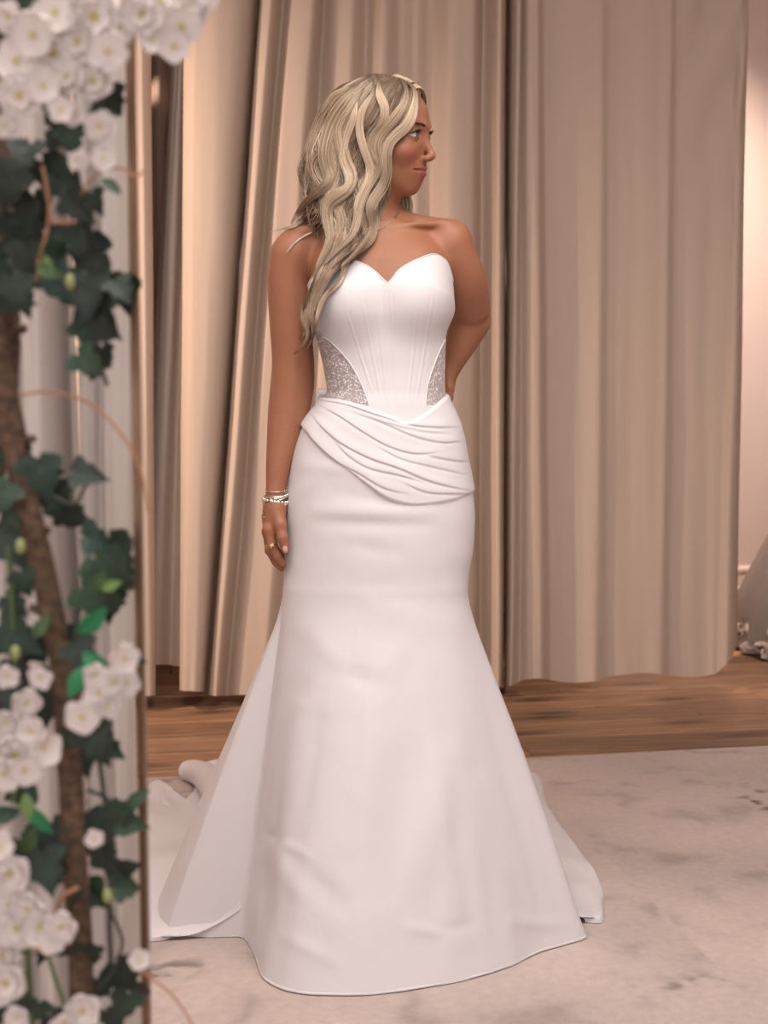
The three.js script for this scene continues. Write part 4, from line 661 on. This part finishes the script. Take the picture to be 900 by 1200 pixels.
// ---------------------------------------------------------------- jewellery
{
  const gold = std(lin(.62, .45, .24), .28, { metalness: 1 }), silver = std(lin(.78, .74, .68), .22, { metalness: 1 }), pearl = new THREE.MeshPhysicalMaterial({ color: lin(.8, .76, .7), roughness: .2, clearcoat: .5 });
  
  function bangle(name, cx, cy, r, tiltL, tiltR, thick, mat, seed, beads) {   // a ring about the wrist: its front rises from one side to the other
    const c = V(cx, cy, .031), pts = [], q = rng(seed);
    for (let k = 0; k <= 60; k++) { const a = k / 60 * 2 * Math.PI, x = Math.cos(a), z = Math.sin(a), dy = -lerp(tiltL, tiltR, (x + 1) / 2) / (SC * 1000), wob = beads ? 0 : .0005 * Math.sin(a * 9 + seed); pts.push(V3(c.x + x * (r + wob), c.y + dy + .0035 * z * -.3, c.z + z * r)); }
    const gs = [tube(pts, thick, 7, false)]; if (beads) for (let k = 0; k < 60; k += beads) gs.push(new THREE.SphereGeometry(thick * 2.1, 8, 6).translate(pts[k].x, pts[k].y, pts[k].z));
    return mesh(name, mergeGeometries(gs), mat, person);
  }
  bangle('bracelet', 323.5, 575, .0212, 0, -.5, .0007, silver, 1, 6);
  [[582, 0, -3], [584.5, 2, -5], [587, 5, -6], [589.5, 1, -2], [592, 5, -4], [586, -2, 2], [594.5, 5, -5], [590.5, 6, -1]].forEach(([y, l, rr], k) => bangle('bracelet', 323, y, .0228 + .0007 * (k % 3), l, rr, .0013 + .0003 * (k % 2), k === 4 ? gold : silver, 3 + k, k % 2 ? 3 : 0));
  bangle('bracelet', 321.5, 601, .0258, 4.5, -4, .0007, silver, 15, 15);
  const f = hand.fingers[0], d = f[1].p.clone().sub(f[0].p).normalize(), ring = new THREE.TorusGeometry(.0108, .0016, 8, 28); ring.applyQuaternion(new THREE.Quaternion().setFromUnitVectors(V3(0, 0, 1), d)); const at = f[0].p.clone().lerp(f[1].p, .93);
  mesh('ring', mergeGeometries([ring, ring.clone().translate(d.x * .003, d.y * .003, d.z * .003), new THREE.SphereGeometry(.0034, 10, 8).translate(0, -.002, .0115)]).translate(at.x, at.y, at.z), gold, person);
  const nl = [[432, 262], [438, 268], [444, 268.5], [451, 265], [458, 259.5], [464, 253], [468, 246]].map(([x, y]) => { const dd = rayDir(x, y); let t = 2.4; for (let k = 0; k < 80; k++) { const s = bodyD(dd.x * t, CAM_Y + dd.y * t, dd.z * t) - .001; if (s < 5e-5) break; t += s * .7; } return V3(dd.x * t, CAM_Y + dd.y * t, dd.z * t); });
  const nc = curve(nl, 44); mesh('necklace', mergeGeometries([tube(nc, .0007, 5), ...nc.filter((_, k) => k % 3 === 0).map(p => new THREE.SphereGeometry(.0013, 6, 5).translate(p.x, p.y, p.z))]), gold, person);
}
// ---------------------------------------------------------------- flower arch at the left, close to the viewer
const GZ = -1.15;
const g1 = (px, py, dz = 0) => P(px, py, GZ + dz);
{ // white drapes behind the flowers
  const drape = std(lin(.46, .41, .38), .9, { bumpMap: clothBump, bumpScale: .0006 });
  const mk = (label, ctrl, z, seed) => {
    const us = ctrl.map((_, i) => i / (ctrl.length - 1)), fx = spline(us, ctrl.map(c => P(c[0], 600, z).x)), fz = spline(us, ctrl.map(c => c[1]));
    tag(mesh('drape', sheet(ctrl.length * 10, 70, (u, v) => { const y = lerp(1.9, .02, v); return V3(fx(u) + .006 * nz(u * 4, y * 2, seed), y, z + fz(u) + .012 * nz(u * 5, y * 2.2, seed + 4) + .006 * nz(u * 11, y * 4, seed + 8)); }, .002), drape), label, 'drape', null);
  };
  mk('white fabric drape with rounded folds hanging behind the flowers at the left edge', [[-170, 0], [-130, .05], [-90, -.01], [-50, .05], [-20, .0], [10, .05], [32, .02], [50, .07], [66, .075], [79, .03], [86, -.03]], -1.62, 2);
  mk('flat grey white drape hanging between the rounded white drape and the bronze upright', [[93, -.03], [97, 0], [108, .008], [124, 0], [130, .03], [142, .045], [152, .03], [157, 0]], -1.60, 6);
}
{ // mirror frame edge built as a bronze upright, foot and finial added
  const t = thing('mirror_frame_edge', 'thin bronze edge of a mirror frame, built as an upright post between the flowers and the bride', 'post');
  const bronze = std(lin(.17, .095, .05), .42, { metalness: .6 }), a = P(152.5, 28, -1.24), b = P(172, 1200, -1.24), k = (a.y - 0) / (a.y - b.y), foot = V3(lerp(a.x, b.x, k), 0, -1.24);
  const L = a.y + .001, s = new THREE.Shape(); const w = .0019, dd = .006; s.moveTo(-w, -dd); s.lineTo(w, -dd); s.lineTo(w, dd); s.lineTo(-w, dd); s.closePath();
  const g = new THREE.ExtrudeGeometry(s, { depth: L, bevelEnabled: true, bevelSize: .0012, bevelThickness: .0012, bevelSegments: 2 }); g.rotateX(-Math.PI / 2);
  t.position.copy(foot); const up = mesh('post', g, bronze, t); up.rotation.z = Math.atan2(foot.x - a.x, a.y);
  mesh('foot_plate', new THREE.CylinderGeometry(.032, .036, .012, 36).translate(0, .016, 0), bronze, t);
  mesh('finial', new THREE.SphereGeometry(.008, 16, 12).translate(a.x - foot.x, a.y + .004, 0), bronze, t);
}
// rough branches
const barkMap = texData(256, 512, (u, v) => { const t = .78 + .6 * fbm(u * 10, v * 30, 3, 4) + .25 * fbm(u * 40, v * 8, 8, 2); return [.42 * t, .325 * t, .25 * t]; }, 3, true);
const bark = new THREE.MeshStandardMaterial({ map: barkMap, roughness: .9, bumpMap: barkMap, bumpScale: .001 }); barkMap.repeat.set(8, 4);
function branch(label, pts, rad, seed, knots) {
  const t = thing('branch', label, 'branch'), c = curve(pts.map(p => g1(...p)), 120);
  const g = tube(c, u => rad(u) * (1 + .10 * nz(u * 14, seed, 1) + .06 * nz(u * 40, seed, 5)), 18), p = g.attributes.position;
  for (let k = 0; k < p.count; k++) { const q = .0010 * fbm(p.getX(k) * 160, p.getY(k) * 50, p.getZ(k) * 160, 3); p.setX(k, p.getX(k) + q); p.setZ(k, p.getZ(k) + q); } g.computeVertexNormals();
  mesh('stem', g, bark, t);
  for (const [u, ang, len, r] of knots) { const a = c[Math.round(u * 120)], b = a.clone().add(V3(Math.cos(ang) * len, Math.sin(ang) * len, .35 * len)); mesh('twig_stub', tube(curve([a, a.clone().lerp(b, .5).add(V3(0, .002, 0)), b], 8), q => r * (1.15 - .4 * q), 10), bark, t); }
}
branch('brown bark branch rising through the flowers from the floor to the left edge', [[-60, 250], [-28, 330], [-6, 400], [10, 480], [27, 567], [40, 627], [53, 680], [66, 747], [76, 800], [80, 867], [84, 933], [87, 1000], [92, 1067], [95, 1130], [96, 1210], [98, 1330], [99, 2060]], u => .0104, 3, [[.215, .3, .018, .004], [.42, 2.6, .02, .0045], [.31, .1, .014, .004]]);
branch('dark mossy branch upright at the top left edge behind the leaves', [[2, -140], [-2, 0], [-4, 180], [0, 300], [6, 380], [4, 460], [-12, 560], [-40, 700]].map(p => [p[0], p[1], -.05]), u => .012, 9, [[.6, .4, .02, .005]]);
// leaves and flowers
const gar = thing('flower_garland', 'artificial garland of white blossoms and dark ivy leaves along the left edge', 'garland');
const leafMats = [[.014, .046, .020], [.009, .028, .015], [.026, .072, .034], [.007, .018, .010], [.05, .11, .03], [.016, .050, .036]].map(c => { const m = texData(64, 64, (u, v) => { const vein = gauss((v - .5) * 26) * .5 + .25 * gauss((Math.abs(v - .5) - u * .5) * 18), t = 1 + .5 * fbm(u * 6, v * 6, c[0] * 90, 3); return [Math.sqrt(c[0] * t + .03 * vein), Math.sqrt(c[1] * t + .05 * vein), Math.sqrt(c[2] * t + .03 * vein)]; }, 3, true); return std(lin(1, 1, 1), .6, { map: m }); });
const emerald = std(lin(.010, .17, .06), .4), lime = std(lin(.13, .22, .05), .55);
function leafGeo(outline, bend, seed) {     // outline: half widths along the midrib, from stalk to tip; a cupped blade with a ridge
  const n = 16, f = spline(outline.map(o => o[0]), outline.map(o => o[1]));
  return sheet(10, n, (u, v) => { const s = u * 2 - 1, w = f(v) * (1 + .04 * nz(v * 9, seed, 1)); return V3(s * w, v - (outline[0][2] || 0) * Math.abs(s) * sstep(.4, 0, v), -bend * v * v + .22 * Math.abs(s) * w * (1 + .4 * nz(v * 4, s * 2, seed)) + .03 * nz(v * 5, s * 4, seed)); }, .012);
}
const ivy = [0, 1, 2].map(k => leafGeo([[0, .10, .18], [.06, .38], [.16, .56], [.24, .50], [.34, .33], [.44, .36], [.52, .40 - .04 * k], [.62, .24], [.8, .12], [1, .0]], .18 + .1 * k, k + 3));
const lance = [0, 1].map(k => leafGeo([[0, .04], [.2, .17], [.45, .26], [.7, .19], [.9, .07], [1, 0]], .2 + .15 * k, k + 7));
const rg = rng(31);
const M4 = new THREE.Matrix4(), Q = new THREE.Quaternion(), E = new THREE.Euler();
function leaf(px, py, size, ang, kind, mat, dz = 0, tilt) {    // stalk at the pixel, size in pixels, ang in the picture
  const geo = kind === 'ivy' ? ivy[Math.floor(rg() * 3)] : lance[Math.floor(rg() * 2)], z = GZ + dz, s = (kind === 'ivy' ? .86 : 1) * size * -z / FPX, p = P(px, py, z);
  const m = mesh('leaf', geo, mat, gar); m.position.copy(p); m.scale.setScalar(s);
  m.rotation.set(0, 0, 0); m.quaternion.setFromEuler(E.set(tilt ?? (rg() - .5) * 1.1, (rg() - .5) * 1.2, ang - Math.PI / 2, 'ZXY'));
}
function stalk(pts, r, mat, name = 'vine') { return mesh(name, tube(curve(pts.map(p => g1(...p)), 8 * pts.length), r, 7), mat, gar); }
const vineM = std(lin(.36, .17, .085), .7), darkVine = std(lin(.035, .04, .03), .7), greenVine = std(lin(.07, .12, .035), .6);
stalk([[-20, 480], [8, 468], [53, 459], [92, 467], [118, 482], [140, 506], [156, 530], [165, 552], [171, 578], [175, 600]], .0012, vineM);
stalk([[50, 195, .02], [55, 222, .02], [58, 248, .02], [54, 276, .02], [46, 300, .02], [44, 330, .02]], .0012, vineM);
stalk([[58, 257, .02], [76, 261, .02], [92, 257, .02], [92, 236, .02], [104, 214, .02], [124, 199, .02], [142, 197, .02], [158, 206, .02], [172, 200, .02]], .0012, vineM);
stalk([[92, 1040, .03], [74, 1050, .03], [66, 1072, .03], [65, 1098, .03], [58, 1118, .03], [46, 1112, .03], [30, 1108, .03]], .0019, vineM);
stalk([[166, 1138, .02], [180, 1148, .02], [198, 1162, .02], [214, 1182, .02], [226, 1204, .02], [232, 1230, .02]], .0010, vineM);
stalk([[124, 1060], [138, 1085], [143, 1105], [134, 1135], [122, 1152], [108, 1166]], .0016, darkVine);
stalk([[28, 1110, .02], [8, 1122, .02], [-12, 1150, .02]], .0016, darkVine); stalk([[32, 1105, .02], [34, 1140, .02], [38, 1200, .02], [40, 1240, .02]], .0022, greenVine); stalk([[54, 1110, .02], [66, 1150, .02], [80, 1190, .02]], .0018, greenVine); stalk([[62, 1140, .02], [76, 1180, .02], [70, 1220, .02]], .0014, greenVine);
stalk([[95, 700], [88, 740], [92, 790], [108, 850], [118, 900], [125, 960], [130, 1010], [128, 1060], [130, 1130]], .0022, darkVine);
stalk([[108, 380], [112, 405], [118, 430], [126, 452]], .0018, darkVine); stalk([[84, 140], [90, 200], [96, 260], [104, 320], [108, 384]], .0022, darkVine); stalk([[20, 540], [60, 580], [88, 590], [100, 570], [112, 562]], .0016, darkVine); stalk([[16, 940], [20, 900], [24, 860], [18, 780], [14, 700], [10, 640]], .0022, greenVine); stalk([[102, 926], [112, 929], [128, 938], [134, 952], [130, 975]], .0018, darkVine);
// ivy leaves: stalk px, py, length, direction, kind, tone
const D = Math.PI / 180;
[[60, 150, 56, -10, 0, 1], [80, 152, 40, -80, 0, 0], [35, 170, 56, -110, 0, 3], [50, 190, 60, -60, 0, 1], [20, 200, 62, -120, 0, 3], [65, 205, 60, -40, 0, 1], [40, 230, 60, -80, 0, 3], [80, 232, 48, -50, 0, 3], [108, 226, 34, -70, 0, 1], [15, 250, 70, -60, 0, 3], [55, 275, 50, -60, 0, 0], [30, 290, 60, -100, 0, 3], [90, 262, 66, -70, 0, 1], [105, 275, 60, -110, 0, 1], [118, 296, 46, -140, 0, 3], [122, 110, 36, 170, 0, 1], [62, 118, 34, -60, 0, 2], [18, 330, 52, -70, 0, 1], [38, 305, 60, -100, 0, 3], [56, 320, 56, -45, 0, 5], [72, 330, 52, -60, 0, 5], [100, 320, 68, -85, 0, 3], [115, 340, 60, -120, 0, 1], [146, 326, 56, -95, 0, 3], [135, 330, 42, -50, 0, 1], [112, 352, 62, -70, 0, 3], [95, 378, 44, -60, 0, 0], [112, 386, 38, -20, 0, 3], [92, 416, 46, -40, 0, 2], [112, 420, 40, -110, 0, 1], [120, 408, 30, -70, 0, 3], [88, 554, 46, -5, 0, 1], [22, 510, 62, -110, 0, 0], [10, 525, 48, -40, 0, 2], [45, 540, 62, -80, 0, 5], [40, 556, 46, 0, 0, 1], [60, 572, 60, -70, 0, 1], [10, 570, 52, -120, 0, 0], [20, 600, 44, -150, 0, 1], [78, 600, 48, -50, 0, 3],
[5, 618, 70, -60, 0, 1], [24, 672, 40, -70, 0, 0], [8, 700, 40, -40, 0, 1], [25, 735, 62, -140, 0, 0], [20, 740, 52, -40, 0, 5], [100, 630, 52, -20, 0, 5], [128, 630, 54, -60, 0, 0], [142, 640, 56, -75, 0, 1], [112, 655, 60, -50, 0, 2], [140, 670, 44, -70, 0, 0], [130, 690, 52, -100, 0, 3], [96, 690, 58, -50, 0, 2], [112, 700, 50, -20, 0, 0], [95, 740, 50, -110, 0, 1], [90, 755, 50, -60, 0, 3], [35, 748, 56, -70, 0, 1], [12, 775, 52, -60, 0, 1], [15, 805, 50, -110, 0, 3], [50, 812, 60, -90, 0, 1], [40, 790, 44, -50, 0, 5], [22, 760, 40, 170, 0, 2], [105, 855, 60, -60, 0, 3], [95, 870, 52, -80, 0, 1], [118, 870, 42, -30, 0, 0], [85, 862, 36, -120, 0, 2], [35, 920, 50, -150, 0, 0], [60, 965, 66, -80, 0, 1], [50, 1000, 62, -70, 0, 1], [60, 1010, 54, -95, 0, 3], [24, 985, 54, -60, 0, 0], [128, 960, 56, -10, 0, 2], [140, 945, 48, -80, 0, 0], [100, 965, 60, -40, 0, 1], [115, 985, 58, -110, 0, 3], [120, 1000, 54, -50, 0, 3], [130, 1020, 46, 0, 0, 1], [105, 1035, 52, -60, 0, 2], [136, 1040, 44, -10, 0, 0], [100, 1050, 44, -120, 0, 1], [80, 1105, 56, -30, 0, 1], [70, 1090, 56, -130, 0, 3], [100, 1110, 50, -80, 0, 3], [136, 1130, 56, -60, 0, 3], [158, 1150, 60, -150, 0, 3], [150, 1165, 52, -110, 0, 1], [8, 1150, 60, -60, 0, 1], [-6, 1180, 52, -10, 0, 3], [45, 1175, 50, -120, 0, 0], [60, 1190, 50, -40, 0, 3], [20, 1110, 44, -60, 0, 1], [104, 1160, 46, 10, 0, 1], [125, 1185, 44, -60, 0, 3], [150, 770, 36, -40, 0, 3], [4, 5, 40, -60, 0, 1], [-4, 45, 52, -40, 0, 3], [22, 14, 40, 30, 0, 1], [140, 20, 40, -80, 0, 5], [2, 100, 30, -40, 0, 3], [100, 92, 34, -20, 0, 1], [128, 104, 40, -70, 0, 1], [130, 118, 40, -140, 0, 5], [-10, 345, 60, -20, 0, 3], [0, 300, 56, -30, 0, 1], [8, 215, 46, -60, 0, 3]].forEach(([x, y, s, a, k, m], i) => leaf(x, y, s, a * D, 'ivy', leafMats[m], -.03 + .06 * ((i * 7) % 10) / 10));
[[92, 742, 48, 38, emerald], [98, 764, 50, -45, emerald], [36, 946, 40, -55, emerald], [24, 950, 46, 190, leafMats[2]], [110, 693, 30, 60, leafMats[4]], [118, 690, 26, 20, lime], [54, 300, 26, -80, lime], [42, 312, 34, -20, leafMats[4]], [40, 748, 34, 60, leafMats[4]], [26, 1000, 40, 60, leafMats[4]], [118, 210, 30, -30, leafMats[2]], [70, 118, 30, 60, leafMats[4]], [148, 945, 34, 40, leafMats[2]], [30, 930, 34, -80, lime], [100, 780, 44, -120, emerald]].forEach(([x, y, s, a, m]) => leaf(x, y, s, a * D, 'lance', m, .03, .3));
// blossoms
const petalM = new THREE.MeshPhysicalMaterial({ color: lin(.74, .67, .64), roughness: .85, side: THREE.DoubleSide, transmission: .12, thickness: 0 }), petalBack = std(lin(.72, .66, .66), .85), heart = std(lin(.62, .52, .16), .7), budM = std(lin(.25, .29, .12), .7);
const petals = [0, 1, 2, 3].map(k => sheet(8, 10, (u, v) => { const s = u * 2 - 1, w = .06 + .38 * Math.sqrt(Math.max(0, Math.sin(Math.PI * Math.pow(v, .95)))) * (.75 + .35 * v), notch = .17 * gauss(s * 2.6) * sstep(.7, 1, v); return V3(s * w, .06 + v * .92 - notch - .16 * s * s * sstep(.5, 1, v), .10 + .30 * v * v - .16 * k * v * v * .6 + .12 * s * s * v + .09 * nz(s * 2.2, v * 2.5, k * 3 + .5) * v); }, .006));
function flower(px, py, rad, dz = .05, nx = 0, ny = 0) {
  const z = GZ + dz, s = rad * -z / FPX, f = sub('flower', gar); f.position.copy(P(px, py, z)); f.scale.setScalar(s);
  f.quaternion.setFromEuler(E.set(-ny + (rg() - .5) * .5, nx + (rg() - .5) * .5, rg() * 6, 'YXZ'));
  const n = 5, two = rg() < .6;
  for (let k = 0; k < n; k++) { const m = mesh('petal', petals[Math.floor(rg() * 4)], petalM, f); m.rotation.set(0, 0, k / n * 2 * Math.PI + (rg() - .5) * .2); m.scale.set(1.08, 1, 1); }
  if (two) for (let k = 0; k < n; k++) { const m = mesh('petal', petals[Math.floor(rg() * 4)], petalM, f); m.rotation.set(.35, 0, (k + .5) / n * 2 * Math.PI, 'ZXY'); m.scale.setScalar(.72); m.position.z = .06; }
  const st = [new THREE.SphereGeometry(.10, 10, 8).translate(0, 0, .14)]; for (let k = 0; k < 10; k++) { const a = k * .63; st.push(tube([V3(0, 0, .1), V3(Math.cos(a) * .13, Math.sin(a) * .13, .28)], .012, 5), new THREE.SphereGeometry(.03, 6, 5).translate(Math.cos(a) * .13, Math.sin(a) * .13, .29)); }
  mesh('stamens', mergeGeometries(st), heart, f);
}
[[20, 73, 31], [109, 20, 36], [66, 16, 30], [128, 60, 28], [61, 64, 30], [80, 90, 26], [24, 112, 32], [40, 40, 30], [110, 96, 26], [92, 50, 28], [10, 20, 22], [50, 100, 24], [140, 30, 24], [192, 33, 34], [166, 16, 30], [203, 54, 22], [187, 6, 30], [222, 10, 26], [178, 48, 20], [212, 30, 28], [150, 0, 28], [238, -6, 24], [118, 148, 22], [92, 188, 14], [120, 186, 18], [84, 132, 18], [8, 148, 18], [70, 128, 18],
[97, 838, 26], [116, 812, 22], [134, 798, 24], [145, 770, 22], [112, 790, 18], [126, 826, 18], [150, 800, 18], [48, 792, 18], [16, 882, 34], [52, 876, 26], [30, 822, 22], [38, 856, 22], [8, 845, 22], [6, 905, 26], [30, 900, 24], [10, 1022, 30], [14, 1056, 30], [22, 1086, 30], [48, 1084, 28], [72, 1084, 24], [2, 1116, 26], [6, 1150, 30], [34, 1062, 26], [60, 1100, 22], [97, 1182, 26], [74, 1196, 20], [163, 1124, 16], [0, 990, 22], [8, 790, 18], [110, 982, 14], [20, 1190, 18]].forEach(([x, y, s], i) => flower(x, y, s, .045 + .02 * (i % 4) / 3, .15, -.1));
for (const [x, y] of [[18, 765], [112, 150], [126, 1050], [82, 330], [24, 640]]) { const s = -GZ / FPX * 7, b = mesh('bud', new THREE.SphereGeometry(s, 12, 10).scale(.8, 1.25, .8), budM, gar); b.position.copy(g1(x, y, .04)); }
shade(scene);
renderer.render(scene, camera);
